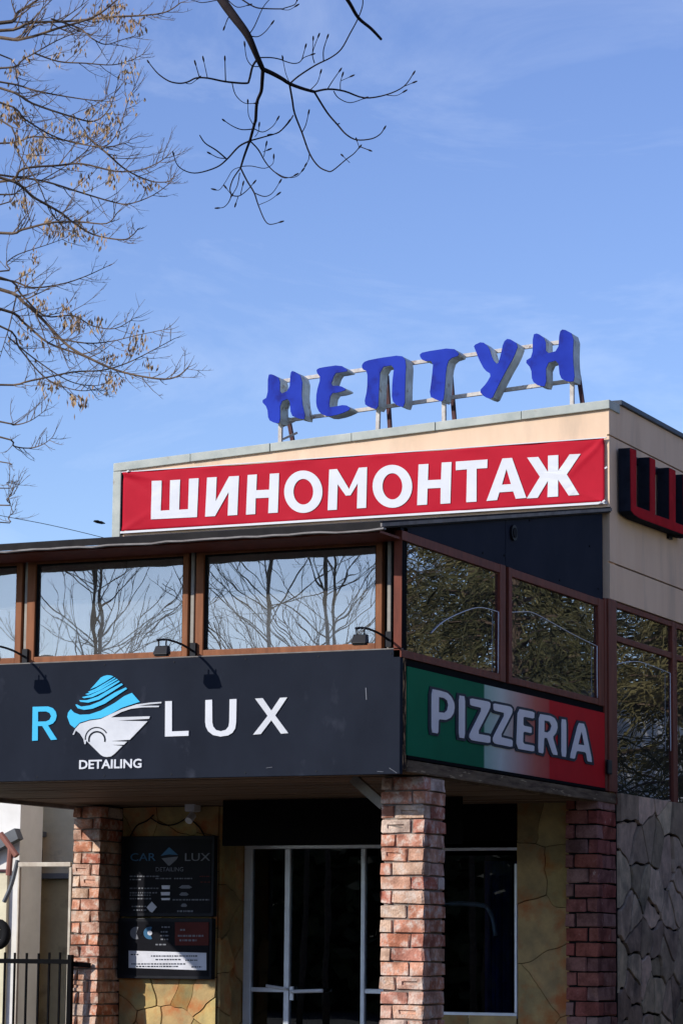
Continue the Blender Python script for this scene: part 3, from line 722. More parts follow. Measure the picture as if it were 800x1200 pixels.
# ---- roof letters
RS = thing('roof_sign', (-2.0, 4.9, 5.8), 'large blue three-dimensional letters НЕПТУН on a metal rail frame standing on the roof', 'sign')
YR = 4.72
RL = [
 (300, 400, 6.667, [(97, 262), (130, 258), (190, 290), (188, 418), (265, 380), (272, 250), (290, 228), (365, 278), (357, 460), (392, 612), (330, 603), (275, 580), (266, 445), (190, 475), (192, 640), (150, 640), (100, 615), (92, 520), (45, 468), (95, 435)]),
 (300, 400, 6.667, [(475, 222), (505, 207), (660, 185), (728, 232), (655, 245), (618, 250), (582, 350), (660, 348), (712, 378), (650, 400), (585, 408), (570, 515), (600, 515), (700, 495), (748, 530), (660, 570), (560, 590), (500, 562), (472, 500), (475, 400), (508, 285), (480, 250)]),
 (410, 390, 5.714, [(82, 215), (105, 190), (200, 170), (345, 150), (378, 190), (370, 350), (368, 500), (320, 490), (282, 455), (285, 330), (300, 215), (205, 232), (195, 400), (190, 515), (130, 500), (97, 475), (118, 380), (120, 260), (85, 245)]),
 (410, 390, 5.714, [(465, 150), (490, 130), (690, 100), (740, 150), (665, 175), (645, 240), (635, 380), (625, 465), (580, 450), (533, 425), (550, 300), (560, 190), (490, 190)]),
 (540, 370, 5.0, [(75, 175), (125, 152), (165, 185), (185, 255), (215, 290), (232, 240), (250, 155), (278, 132), (338, 168), (312, 240), (255, 340), (205, 440), (182, 490), (140, 478), (108, 443), (150, 398), (180, 345), (140, 320), (108, 260), (85, 200)]),
 (540, 370, 5.0, [(422, 112), (450, 103), (497, 140), (498, 225), (570, 205), (578, 95), (600, 78), (660, 110), (655, 250), (668, 385), (625, 388), (580, 365), (570, 260), (498, 280), (500, 415), (455, 412), (418, 385), (412, 310), (375, 268), (420, 240)]),
]
for ox, oy, k, pts in RL:
    l = round_poly(pxp(pts, ox, oy, k), 1, .22)
    b = MB(); b.prism([[at(x, y, Y=YR) for x, y in l]], (0, -.012, 0)); face_ = b.build('letter', M['blueface'], RS)
    ins = offset_poly(l, -.25); s_ = MB(); s_.prism([[at(x, y, Y=YR) + Vector((0, .001, 0)) for x, y in ins]], (0, .17, 0)); s_.build('letter_side', M['zincside'], face_)
YB2 = YR+.19
def rail(p, q):
    MB().bar(at(*p, Y=YB2), at(*q, Y=YB2), .028, .036).build('rail', M['railmetal'], RS, bevel=.004)
rail((326, 447.5), (664, 400)); rail((330, 493.5), (668, 446.5))
for (x, y0, x2, y2, m, yy) in ((329, 488, 328.5, 520, 'railmetal', YR+.10), (338, 490, 343.5, 520, 'rust', YR+.32),
        (443.5, 476, 442.5, 507, 'railmetal', YR+.10), (453, 440, 457, 506, 'rust', YR+.32),
        (520, 466, 520, 498, 'railmetal', YR+.10), (528, 440, 532.5, 496, 'rust', YR+.32),
        (670, 444, 670, 477, 'railmetal', YR+.10), (677.5, 440, 682.5, 476, 'rust', YR+.32)):
    a, b = at(x, y0, Y=yy), at(x2, y2, Y=yy); b2 = a+(b-a)*((a.z-5.8)/(a.z-b.z))
    MB().bar(a, b2, .034, .034).build('leg', M[m], RS)
for x, y in ((337, 498), (340, 512)):
    q = at(x, y, Y=YR+.2); MB().bar(q+Vector((-.05, -.06, -.03)), q+Vector((.03, .08, .05)), .02).build('strut', M['railmetal'], RS)

# ---- car detailing fascia
FS = thing('fascia_sign', (-2.4, 0, 2.85), 'long dark navy fascia board with R LUX lettering and cyan and silver car emblem', 'sign')
fa = MB(); fa.box(-4.86, .004, 0, .05, 2.845, 3.728); fas = fa.build('board', M['navy'], FS, bevel=.004)
MB().box(-4.86, .004, .0, .052, 3.730, 3.738).build('edge_strip', M['paledrip'], FS)
def flat(loops, m, name, par, Y, t):
    return MB().prism([[at(x, y, Y=Y) for x, y in l] for l in loops], (0, -t, 0)).build(name, m, par)
k8 = 4.444
flat([pxp([(85, 215), (165, 213), (190, 222), (205, 240), (210, 262), (204, 285), (190, 302), (165, 312), (212, 385), (180, 388), (135, 315), (112, 315), (112, 390), (82, 392)], 20, 780, k8),
      pxp([(113, 240), (155, 239), (173, 247), (181, 264), (173, 282), (155, 291), (113, 292)], 20, 780, k8)], M['cyan'], 'letter', FS, -.001, .007)
flat([pxp([(63, 186), (98, 185), (98, 343), (185, 340), (184, 366), (62, 370)], 180, 780, k8)], M['white'], 'letter', FS, -.001, .007)
flat([pxp([(272, 180), (307, 178), (308, 295), (313, 318), (328, 336), (353, 342), (378, 335), (392, 318), (396, 295), (398, 176), (434, 174), (432, 295), (427, 328), (413, 350), (390, 364), (350, 370), (312, 362), (287, 343), (275, 320), (271, 295)], 180, 780, k8)], M['white'], 'letter', FS, -.001, .007)
flat([pxp([(530, 172), (570, 170), (615, 235), (660, 168), (698, 166), (635, 260), (703, 352), (665, 355), (615, 285), (560, 357), (520, 360), (596, 262)], 180, 780, k8)], M['silver'], 'letter', FS, -.001, .007)
kk = 6.154
def emb(pts): return pxp(pts, 70, 780, kk)
EM = bpy.data.objects.new('emblem', None); put(EM, FS)
for s in ([(60, 370), (65, 340), (85, 315), (110, 340), (150, 355), (220, 352), (300, 325), (400, 270), (470, 220), (525, 197), (582, 262), (540, 275), (450, 305), (370, 350), (300, 380), (220, 390), (150, 412), (112, 450), (80, 425)],
          [(118, 282), (128, 280), (160, 296), (220, 288), (300, 256), (400, 195), (480, 158), (490, 168), (420, 215), (330, 275), (240, 312), (180, 320), (135, 308)],
          [(145, 250), (200, 250), (280, 223), (370, 170), (450, 128), (460, 138), (380, 190), (290, 245), (210, 268), (155, 262)],
          [(165, 228), (220, 215), (300, 178), (430, 108), (438, 116), (330, 185), (240, 228), (180, 236)],
          [(188, 207), (260, 180), (415, 95), (424, 101), (300, 176), (210, 212)],
          [(208, 190), (260, 168), (400, 86), (408, 90), (290, 164), (225, 196)],
          [(225, 172), (262, 132), (300, 88), (322, 76), (345, 70), (370, 71), (392, 79), (330, 118), (270, 153)]):
    flat([emb(s)], M['cyan'], 'cyan_stripe', EM, -.001, .008)
car = [(118, 455), (150, 420), (220, 397), (300, 386), (370, 352), (450, 315), (560, 280), (660, 267), (738, 262), (738, 272), (640, 281), (570, 292), (640, 290), (722, 290), (718, 300), (600, 302), (520, 312), (450, 335), (375, 374), (655, 366), (648, 384), (420, 397), (638, 402), (510, 535), (370, 545), (490, 549), (467, 571), (380, 572), (457, 580), (400, 637), (375, 655), (345, 660), (318, 655), (298, 642), (215, 560), (196, 542), (192, 566), (183, 567), (176, 530), (150, 490), (122, 468), (107, 500), (98, 497)]
flat([emb(car)], M['silver'], 'silver_car', EM, -.001, .008)
def arc(cx, cy, r0, r1, a0, a1, n=18):
    o = [(cx+r1*math.cos(math.radians(a0+(a1-a0)*i/n)), cy+r1*math.sin(math.radians(a0+(a1-a0)*i/n))) for i in range(n+1)]
    c2 = ((r1-r0)*.0); i_ = [(cx+r0*math.cos(math.radians(a0+(a1-a0)*i/n)), cy+(r0)*math.sin(math.radians(a0+(a1-a0)*i/n))) for i in range(n+1)]
    return o+i_[::-1]
flat([emb(arc(270, 535, 52, 64, 165, 375))], M['navy'], 'wheel_arch', EM, -.0092, .0015)
flat([emb(arc(268, 528, 78, 86, 175, 330))], M['navy'], 'wheel_arch', EM, -.0092, .0015)

def text_mesh(body, name, m, par, origin, xdir, zdir, height, width=None, ext=.004, off=0.0, space=1.0):
    cu_ = bpy.data.curves.new(name, 'FONT'); cu_.body = body; cu_.size = 1; cu_.resolution_u = 3; cu_.offset = off; cu_.space_character = space
    to = bpy.data.objects.new(name, cu_); link(to)
    me = bpy.data.meshes.new_from_object(to.evaluated_get(bpy.context.evaluated_depsgraph_get()))
    bpy.data.objects.remove(to); bpy.data.curves.remove(cu_)
    if not me.vertices: return None
    x0 = min(v.co.x for v in me.vertices); x1 = max(v.co.x for v in me.vertices)
    y0 = min(v.co.y for v in me.vertices); y1 = max(v.co.y for v in me.vertices)
    sx = (width/(x1-x0)) if width else height/(y1-y0); sz = height/(y1-y0)
    nrm = Vector(xdir).cross(Vector(zdir)).normalized()
    bm = bmesh.new(); bm.from_mesh(me)
    q = bmesh.ops.extrude_face_region(bm, geom=list(bm.faces)); nv_ = [g_ for g_ in q['geom'] if isinstance(g_, bmesh.types.BMVert)]
    base = set(bm.verts)-set(nv_)
    for v in bm.verts:
        p = Vector(origin)+Vector(xdir)*(v.co.x-x0)*sx+Vector(zdir)*(v.co.y-y0)*sz
        v.co = p + (nrm*ext if v not in base else nrm*.0)
    bmesh.ops.recalc_face_normals(bm, faces=bm.faces); bm.to_mesh(me); bm.free()
    for v in me.polygons: v.use_smooth = False
    me.materials.clear(); me.materials.append(m)
    return put(bpy.data.objects.new(name, me), par)
p0, p1 = at(93.5, 901.5, Y=0), at(166.5, 900, Y=0)
text_mesh('DETAILING', 'tagline', M['white'], FS, (p0.x, -.002, p0.z), (1, 0, (p1.z-p0.z)/(p1.x-p0.x)*.5), (0, 0, 1), .068, p1.x-p0.x, .006, .022)
for i in range(9):
    for z in (2.875, 3.70):
        x = -4.7+i*.58+rnd.uniform(-.02, .02); MB().tube([(x, -.001, z), (x, -.004, z)], .006, 8).build('screw', M['blackpaint'], FS)
# scuffs on the board
sc_ = MB()
for (x0, y0, x1, y1) in ((428.5, 806, 429.2, 820), (456, 900, 465, 906), (442, 904, 449, 904.5), (312, 900, 319, 899)):
    sc_.bar(at(x0, y0, Y=-.0015), at(x1, y1, Y=-.0015), .006, .003)
sc_.build('scratch', M['printgrey'], FS)

# ---- pizza board
PZ = thing('pizzeria_sign', (0, 2.2, 2.98), 'green, white and red board lettered PIZZERIA under the side windows', 'sign')
MB().box(-.028, .012, .112, 4.31, 2.985, 3.617).build('board', M['tricolour'], PZ)
pf = MB(); pf.box(-.03, .016, .112, 4.33, 2.960, 2.983); pf.box(-.03, .010, 4.311, 4.34, 2.983, 3.617); pf.build('frame', M['black'], PZ)
kp = 6.154
PL = [
 (470, 770, [(208, 230), (270, 243), (320, 258), (350, 288), (370, 330), (373, 365), (366, 405), (345, 438), (310, 454), (258, 448), (255, 552), (207, 543)], [(260, 288), (295, 295), (320, 314), (328, 348), (320, 385), (300, 402), (259, 398)]),
 (470, 770, [(405, 277), (448, 284), (447, 587), (404, 580)], None),
 (470, 770, [(485, 296), (620, 322), (632, 335), (628, 370), (535, 552), (632, 570), (630, 622), (495, 600), (480, 580), (482, 555), (575, 368), (486, 348)], None),
 (470, 770, [(652, 333), (775, 357), (790, 375), (788, 405), (700, 575), (792, 598), (790, 650), (665, 625), (650, 608), (650, 580), (740, 405), (655, 385)], None),
 (590, 800, [(90, 188), (210, 212), (208, 260), (130, 245), (130, 310), (190, 322), (190, 365), (130, 352), (128, 440), (210, 455), (208, 498), (80, 475)], None),
 (590, 800, [(243, 225), (325, 239), (355, 256), (374, 290), (377, 325), (366, 362), (342, 392), (380, 524), (342, 518), (303, 400), (280, 397), (275, 512), (238, 502)], [(282, 272), (318, 281), (334, 312), (325, 345), (305, 360), (281, 355)]),
 (590, 800, [(405, 262), (440, 268), (440, 537), (405, 530)], None),
 (590, 800, [(527, 290), (572, 298), (628, 574), (594, 568), (582, 503), (515, 491), (501, 550), (465, 542)], [(550, 348), (571, 452), (526, 445)]),
]
for i, (ox, oy, o_, h_) in enumerate(PL):
    lo = round_poly(pxp(o_, ox, oy, kp), 1, .12); ou = offset_poly(lo, 3.0)
    hh = [pxp(h_, ox, oy, kp)] if h_ else []
    hi = [offset_poly(q, -2.0) for q in hh]
    e_ = .001+.0007*(i % 3)               # neighbouring outlines never share a plane
    b = MB(); b.prism([[at(x, y, X=.012) + Vector((e_, 0, 0)) for x, y in l] for l in [ou]+hi], (.006, 0, 0)); ob = b.build('letter', M['outline'], PZ)
    b = MB(); b.prism([[at(x, y, X=.012) + Vector((.0085, 0, 0)) for x, y in l] for l in [lo]+hh], (.004, 0, 0)); b.build('letter_face', M['letterlilac'], ob)

# ---- red letters on the right wall
RW = thing('wall_letters', (.1, 5.8, 5.4), 'weathered red channel letters, a Ш first, with black sides on the shaded right wall', 'sign')
XF = .145
k7 = 8.571
def q7(pts): return [at(720+x/k7, 500+y/k7, X=XF) for x, y in pts]
sha = q7([(148, 212), (212, 232), (212, 795), (345, 845), (345, 305), (402, 330), (402, 880), (540, 928), (540, 410), (605, 440), (605, 958), (760, 1016), (760, 1118), (240, 924), (185, 885), (155, 845)])
b = MB(); b.prism([sha], (-.105, 0, 0)); body = b.build('letter', M['blackface'], RW)
c = Vector((0, 0, 0))
for p in sha: c += p
c /= len(sha)
flat2 = [(p.y, p.z) for p in sha]; ins = offset_poly(flat2, -.006)
MB().prism([[Vector((XF+.001, a, b_)) for a, b_ in ins]], (.004, 0, 0)).build('letter_face', M['redface'], body)
y4 = at(720+625/k7, 500, X=XF).y + .14; z1_ = sha[0].z; z0_ = sha[-3].z
st = sha[1].y-sha[0].y
nb = MB(); nb.prism([[Vector((XF, y4, z0_+.15)), Vector((XF, y4+.12, z0_+.15)), Vector((XF, y4+.12, z0_+.25)), Vector((XF, y4+.55, z1_)), Vector((XF, y4+.67, z1_)), Vector((XF, y4+.67, z0_)), Vector((XF, y4+.55, z0_)), Vector((XF, y4+.55, z1_-.2)), Vector((XF, y4+.12, z0_)), Vector((XF, y4, z0_))][::-1] if False else
     [Vector((XF, y4, z1_)), Vector((XF, y4+.12, z1_)), Vector((XF, y4+.12, z0_+.32)), Vector((XF, y4+.50, z1_)), Vector((XF, y4+.62, z1_)), Vector((XF, y4+.62, z0_)), Vector((XF, y4+.50, z0_)), Vector((XF, y4+.50, z1_-.3)), Vector((XF, y4+.12, z0_+.02)), Vector((XF, y4, z0_+.02))]], (-.105, 0, 0))
b2 = nb.build('letter', M['blackface'], RW)
MB().prism([[Vector((XF+.001, y4+.006, z1_-.006)), Vector((XF+.001, y4+.114, z1_-.006)), Vector((XF+.001, y4+.114, z0_+.34)), Vector((XF+.001, y4+.5, z1_-.006)), Vector((XF+.001, y4+.614, z1_-.006)), Vector((XF+.001, y4+.614, z0_+.006)), Vector((XF+.001, y4+.506, z0_+.006)), Vector((XF+.001, y4+.506, z1_-.31)), Vector((XF+.001, y4+.12, z0_+.03)), Vector((XF+.001, y4+.006, z0_+.03))]], (.004, 0, 0)).build('letter_face', M['redface'], b2)
for (x, y) in ((732, 590), (747, 540), (769, 551), (786, 628)):
    q = at(x, y, X=.05); MB().box(.02, .045, q.y-.05, q.y+.05, q.z-.03, q.z+.03).build('bracket', M['blackpaint'], RW)

# ---- two notice boards on the stone wall
def info_board(x0, x1, z0, z1, label):
    t = thing('notice_board', ((x0+x1)/2, YW-.09, z0), label, 'notice board', None)
    MB().box(x0, x1, YW-.10, YW-.03, z0, z1).build('frame', M['blackpaint'], t, bevel=.006)
    MB().box(x0+.03, x1-.03, YW-.104, YW-.10, z0+.03, z1-.03).build('print_panel', M['print'], t)
    return t
YI = YW-.105
UB = info_board(-4.385, -3.452, 1.895, 2.60, 'upper black price board with CAR LUX heading and small emblem on the stone wall')
LB = info_board(-4.40, -3.462, 1.352, 1.880, 'lower black notice board with a white strip and dark red panel on the stone wall')
def bpx(x, y): p = at(130+x/5.714, 960+y/5.714, Y=YI); return p
def bpoly(pts, m, name, par, t=.002): return MB().prism([[bpx(x, y) for x, y in pts]], (0, -t, 0)).build(name, m, par)
def btext(body, x0, y1, x1, y0, m, par, name='lettering', off=0):
    a, b = bpx(x0, y1), bpx(x1, y1); c_ = bpx(x0, y0)
    text_mesh(body, name, m, par, (a.x, YI-.0005, a.z), (1, 0, 0), (0, 0, 1), c_.z-a.z, b.x-a.x, .002, off)
btext('CAR', 132, 280, 300, 228, M['printblue'], UB); btext('LUX', 497, 280, 665, 228, M['printgrey'], UB)
btext('DETAILING', 302, 350, 485, 322, M['printgrey'], UB)
bpoly([(335, 245), (388, 190), (395, 190), (450, 240), (390, 235)], M['printblue'], 'emblem_top', UB)
bpoly([(340, 262), (450, 250), (440, 270), (395, 310), (385, 310)], M['printgrey'], 'emblem_base', UB)
def line(x0, x1, y, h_, m, par, seed):
    r_ = random.Random(seed); b = MB(); x = x0
    while x < x1:
        w_ = r_.uniform(6, 22); xe = min(x+w_, x1); a, c_ = bpx(x, y+h_), bpx(xe, y)
        b.box(a.x, c_.x, YI-.0022, YI-.0002, a.z, c_.z); x = xe+r_.uniform(4, 8)
    b.build('text_line', m, par)
for i, (x0, x1, y, h_, m) in enumerate(((128, 330, 378, 9, 'printgrey'), (128, 210, 400, 8, 'printgrey'), (300, 410, 393, 8, 'printgrey'), (425, 545, 393, 8, 'printgrey'), (595, 670, 380, 6, 'printred'), (600, 670, 418, 6, 'printred'),
        (128, 320, 458, 9, 'printgrey'), (128, 310, 488, 9, 'printgrey'), (128, 270, 505, 8, 'printgrey'), (128, 270, 528, 8, 'printgrey'), (415, 660, 535, 9, 'printgrey'), (140, 240, 580, 8, 'printgrey'), (150, 240, 605, 7, 'printgrey'), (445, 550, 610, 12, 'printgrey'))):
    line(x0, x1, y, h_, M[m], UB, i)
for (x0, x1, y0, y1, m) in ((340, 397, 443, 468, 'printwhite'), (335, 397, 488, 510, 'printwhite'), (338, 397, 528, 542, 'printwhite')):
    bpoly([(x0, y0), (x1, y0), (x1-3, y1), (x0+3, y1)], M[m], 'price_field', UB)
for (cx, cy, w_) in ((500, 452, 45), (490, 500, 32), (490, 575, 22)):
    bpoly([(cx-w_, cy+6), (cx-w_*.5, cy-10), (cx+w_*.5, cy-10), (cx+w_, cy+4), (cx+w_*.6, cy+12), (cx-w_*.6, cy+12)], M['printgrey'], 'car_picture', UB)
bpoly([(240, 590), (275, 552), (308, 588), (278, 625), (262, 618)], M['printwhite'], 'small_emblem', UB)
bpoly([(430, 690), (655, 690), (655, 845), (430, 845)], M['printred'], 'red_panel', LB)
bpoly([(120, 880), (640, 895), (640, 1012), (120, 995)], M['printwhite'], 'white_strip', LB)
for (cx, cy, m) in ((172, 762, 'printgrey'), (262, 762, 'printblue')):
    bpoly(arc(cx, cy, 0.1, 42, 70, 290, 14), M[m], 'round_badge', LB)
bpoly(arc(195, 765, .1, 16, 0, 359, 12), M['print'], 'badge_mark', LB, .0035)
bpoly(arc(262, 762, .1, 16, 0, 359, 12), M['printwhite'], 'badge_mark', LB, .0035)
for y_, x0, x1 in ((718, 340, 395), (750, 335, 380), (775, 332, 390), (800, 335, 385), (835, 300, 370)): line(x0, x1, y_, 9, M['printgrey'], LB, y_)
for y_, x0, x1 in ((735, 465, 500), (775, 450, 620), (805, 460, 575)): line(x0, x1, y_, 12, M['printgrey'], LB, y_)
def dline(x0, x1, y, h_, par, seed):
    r_ = random.Random(seed); b = MB(); x = x0
    while x < x1:
        w_ = r_.uniform(6, 18); xe = min(x+w_, x1); a, c_ = bpx(x, y+h_), bpx(xe, y)
        b.box(a.x, c_.x, YI-.0042, YI-.0022, a.z, c_.z); x = xe+r_.uniform(4, 7)
    b.build('text_line', M['outline'], par)
for s, (x0, x1, y_) in enumerate(((135, 190, 902), (270, 580, 912), (300, 470, 936), (500, 580, 940), (140, 500, 965), (170, 450, 982), (540, 610, 985))): dline(x0, x1, y_, 8, LB, s)

# ---- floodlights on arms above the fascia
for i, (bxp, byp) in enumerate(((30.5, 770), (227, 763), (456, 750))):
    lab = ('black floodlight on an arm in front of the leftmost window post', 'black floodlight on an arm at the middle window post, above the emblem', 'black floodlight on an arm beside the corner of the glazed floor')[i]
    b0 = at(bxp, byp, Y=.07)
    t = thing('floodlight', b0, lab, 'floodlight', 'floodlights above the fascia')
    MB().box(b0.x-.022, b0.x+.022, .052, .094, b0.z-.05, b0.z+.06).build('bracket', M['blackpaint'], t)
    tip = b0+Vector((-.05, -.47, .035))
    MB().tube(smooth_path([b0+Vector((0, -.02, .0)), b0+Vector((-.015, -.17, .035)), b0+Vector((-.035, -.34, .05)), tip], 4), .009, 6).build('arm', M['blackpaint'], t, smooth=True)
    l0 = b0+Vector((-.045, -.40, -.030))
    h_ = MB(); h_.hexa([l0+Vector((sx*(.06 if dz < 0 else .05), sy_*(.030 if dz < 0 else .02)+dz*.25, dz)) for dz in (-.035, .03) for sx, sy_ in ((-1, -1), (1, -1), (1, 1), (-1, 1))])
    hd = h_.build('lamp_head', M['blackpaint'], t, bevel=.006)
    MB().box(l0.x-.05, l0.x+.05, l0.y-.03, l0.y+.012, l0.z-.046, l0.z-.037).build('lamp_glass', M['rubber'], hd)
    yk = MB(); yk.bar(l0+Vector((-.03, 0, .02)), l0+Vector((-.03, .0, .078)), .008); yk.bar(l0+Vector((.03, 0, .02)), l0+Vector((.03, .0, .078)), .008); yk.build('yoke', M['blackpaint'], t)

# ---- small camera under the soffit, wires
sc0 = at(222, 943, Y=3.80)
t = thing('security_camera', sc0, 'small white camera fixed high on the stone wall above the price board', 'camera')
MB().box(sc0.x-.05, sc0.x+.05, 3.80, 3.93, sc0.z-.06, sc0.z+.04).build('housing', M['white'], t, bevel=.015)
q = at(223, 958, Y=3.78); MB().tube([q+Vector((0, .04, .02)), q+Vector((0, -.03, -.03))], .035, 10).build('lens', M['alu'], t)
wr = MB()
for pts in ([(176, 958), (190, 966), (205, 966), (220, 958)], [(226, 962), (234, 970), (240, 980)], [(180, 955), (172, 962), (160, 968), (152, 982)]):
    wr.tube(smooth_path([at(x, y, Y=YW-.035) for x, y in pts], 4), .006, 5)
tag(wr.build('cable', M['rubber'], None), 'thin black cables looping over the stone wall above the price board', 'cable')

# ------------------------------------------------------------------ fence at the lower left
YFN = 3.42
FN = thing('railing', at(40, 1300, Y=YFN), 'low black iron railing ending at the left brick column', 'railing')
ft = at(83, 1127, Y=YFN)
MB().box(-7.5, ft.x+.015, YFN-.02, YFN+.02, ft.z-.02, ft.z+.02).build('rail', M['fencepaint'], FN)
MB().box(-7.5, ft.x+.015, YFN-.015, YFN+.015, .22, .26).build('rail', M['fencepaint'], FN)
MB().box(ft.x-.02, ft.x+.02, YFN-.022, YFN+.022, 0, ft.z+.06).build('post', M['fencepaint'], FN)
pk = None
xs_ = [at(x, 1150, Y=YFN).x for x in (5.6, 17, 31, 45, 57.5, 70)]
xs_ = [xs_[0]-.095*k for k in range(20, 0, -1)]+xs_
for x in xs_:
    MB().box(x-.008, x+.008, YFN-.008, YFN+.008, .05, ft.z+.07+rnd.uniform(-.01, .012)).build('picket', M['fencepaint'], FN)
MB().bar(ft+Vector((0, 0, -.02)), ft+Vector((.14, .11, -.03)), .02, .04).build('wall_tie', M['fencepaint'], FN)

# ------------------------------------------------------------------ neighbour building behind the left column
YN = 10.5
NB = thing('neighbour_building', at(40, 1200, Y=YN), 'old plastered house with tan pilaster seen left of the brick column', 'building')
def nx(x, y=1100, Y=YN): return at(x, y, Y=Y).x
def nz_(y, x=50, Y=YN): return at(x, y, Y=Y).z
xa, xb, xc = nx(22), nx(47), nx(88)
MB().box(xa, xc+2.0, YN, YN+.3, 0, 4.6).build('wall', M['neigh'], NB)
for k in range(9):
    z = nz_(955+k*8); MB().box(xa+.15, xc+2.0, YN-.004, YN, z-.068, z-.004).build('board', M['neigh'], NB)
MB().box(xa, xb, YN-.25, YN-.02, 0, nz_(977)).build('pilaster', M['tanpil'], NB, bevel=.01)
MB().box(xa-.02, nx(53), YN-.33, YN-.015, nz_(981), nz_(975)).build('cornice', M['greyroof'], NB, bevel=.01)
MB().box(xb+.01, nx(92), YN-.2, YN-.02, nz_(1030), nz_(1024)).build('lintel', M['greyroof'], NB)
MB().box(xb+.01, nx(92), YN-.1, YN-.02, 0, nz_(1031)).build('door', M['olive'], NB)
MB().tube([(nx(50), YN-.1, nz_(1024)), (nx(50), YN-.1, nz_(997)), (nx(51.5), YN-.14, nz_(995))], .03, 6).build('pipe', M['rubber'], NB)
# white gate frame in front of the door
GF = thing('gate_frame', at(60, 1250, Y=6.2), 'pale metal gate frame standing left of the brick column', 'gate frame')
gz = at(55, 1013, Y=6.2).z
ga, gb = at(20.5, 1100, Y=6.2).x, at(83.5, 1030, Y=6.2).x
MB().box(ga, gb, 6.18, 6.22, gz-.022, gz+.022).build('crossbar', M['palegate'], GF, bevel=.005)
MB().box(gb-.014, gb+.014, 6.18, 6.22, 0, gz-.031).build('gate_post', M['palegate'], GF, bevel=.005)
MB().box(ga, ga+.018, 6.18, 6.22, 0, gz-.031).build('gate_post', M['palegate'], GF, bevel=.005)
# white house further left with grey roof edge, red-brown pipes
WH = thing('white_house', at(5, 1200, Y=9.5), 'sunlit white rendered house with grey roof edge at the left frame edge', 'building')
YH = 9.6
MB().box(nx(21, 1100, YH)-6, nx(20.5, 1100, YH), YH, YH+.5, 0, 4.3).build('wall', M['whitewall'], WH)
a, b = at(-40, 1010, Y=YH-.1), at(22.5, 977, Y=YH-.1)
MB().bar(a, b, .12, .13).build('roof_edge', M['greyroof'], WH)
MB().box(nx(-60, 1100, YH), nx(10, 1100, YH), YH-.06, YH-.005, 0, nz_(1022, 5, YH)).build('shutter', M['neigh'], WH)
MB().box(nx(-60, 1100, YH), nx(11, 1100, YH), YH-.09, YH-.005, nz_(1022, 5, YH)+.003, nz_(1019, 5, YH)).build('lintel', M['rust'], WH)
DP = thing('downpipe', at(14, 1000, Y=9.2), 'bent red-brown pipe bracket in front of the white house', 'pipe')
pp = MB(); pp.tube([at(1, 977, Y=9.2), at(20, 1003, Y=9.2)], .035, 8); pp.build('pipe', M['redpipe'], DP)
pp = MB(); pp.tube([at(13, 994, Y=9.2), at(10.5, 1026, Y=9.2)], .035, 8); pp.build('pipe', M['redpipe'], DP)
pp = MB(); pp.tube(smooth_path([at(21, 1008, Y=9.2), at(14, 1036, Y=9.2), at(5, 1057, Y=9.2)], 4), .025, 6); pp.build('pipe_bend', M['greyroof'], DP)
TY = thing('tyre', at(1, 1094, Y=9.3), 'old black tyre hung on the white house wall', 'tyre')
cT = at(-1, 1095, Y=9.3); b = MB(); nn, ns_ = 20, 8
for i in range(nn):
    for k in range(ns_):
        a1, a2 = 2*math.pi*i/nn, 2*math.pi*k/ns_; rr = .10+.05*math.cos(a2)
        b.v.append((cT.x+rr*math.cos(a1), cT.y+.06*math.sin(a2), cT.z+rr*1.15*math.sin(a1)))
for i in range(nn):
    for k in range(ns_): b.face((i*ns_+k, ((i+1) % nn)*ns_+k, ((i+1) % nn)*ns_+(k+1) % ns_, i*ns_+(k+1) % ns_))
b.build('tread', M['rubber'], TY, smooth=True)
b = MB(); b.tube([cT+Vector((0, -.02, 0)), cT+Vector((0, .02, 0))], .055, 12); b.build('hub', M['rubber'], TY)

# ------------------------------------------------------------------ overhead wire and bird
tag(MB().tube(smooth_path([at(-150, 575, Y=24), at(0, 604, Y=24), at(60, 615.5, Y=24), at(125, 631, Y=24), at(200, 652, Y=24)], 4), .006, 5).build('overhead_wire', M['rubber'], None, smooth=True),
    'thin dark overhead wire slanting behind the glazed roof', 'wire')
bp = at(117, 612.5, D=40); BD = thing('bird', bp, 'small dark bird in flight left of the red banner', 'bird')
b = MB(); b.tube([bp+RT*-.09+UP*.02, bp+RT*-.04+UP*.012, bp+RT*.03, bp+RT*.08-UP*.012], [.006, .02, .022, .005], 6); body = b.build('body', M['rubber'], BD, smooth=True)
for s in (-1, 1):
    b = MB(); w0 = bp; 
    b.hexa([w0+RT*-.03, w0+RT*.03, w0+RT*.03+UP*.006, w0+RT*-.03+UP*.006, w0+RT*-.07+FW*s*.12+UP*.03, w0+RT*-.03+FW*s*.12+UP*.03, w0+RT*-.03+FW*s*.12+UP*.036, w0+RT*-.07+FW*s*.12+UP*.036])
    b.build('wing', M['rubber'], BD)

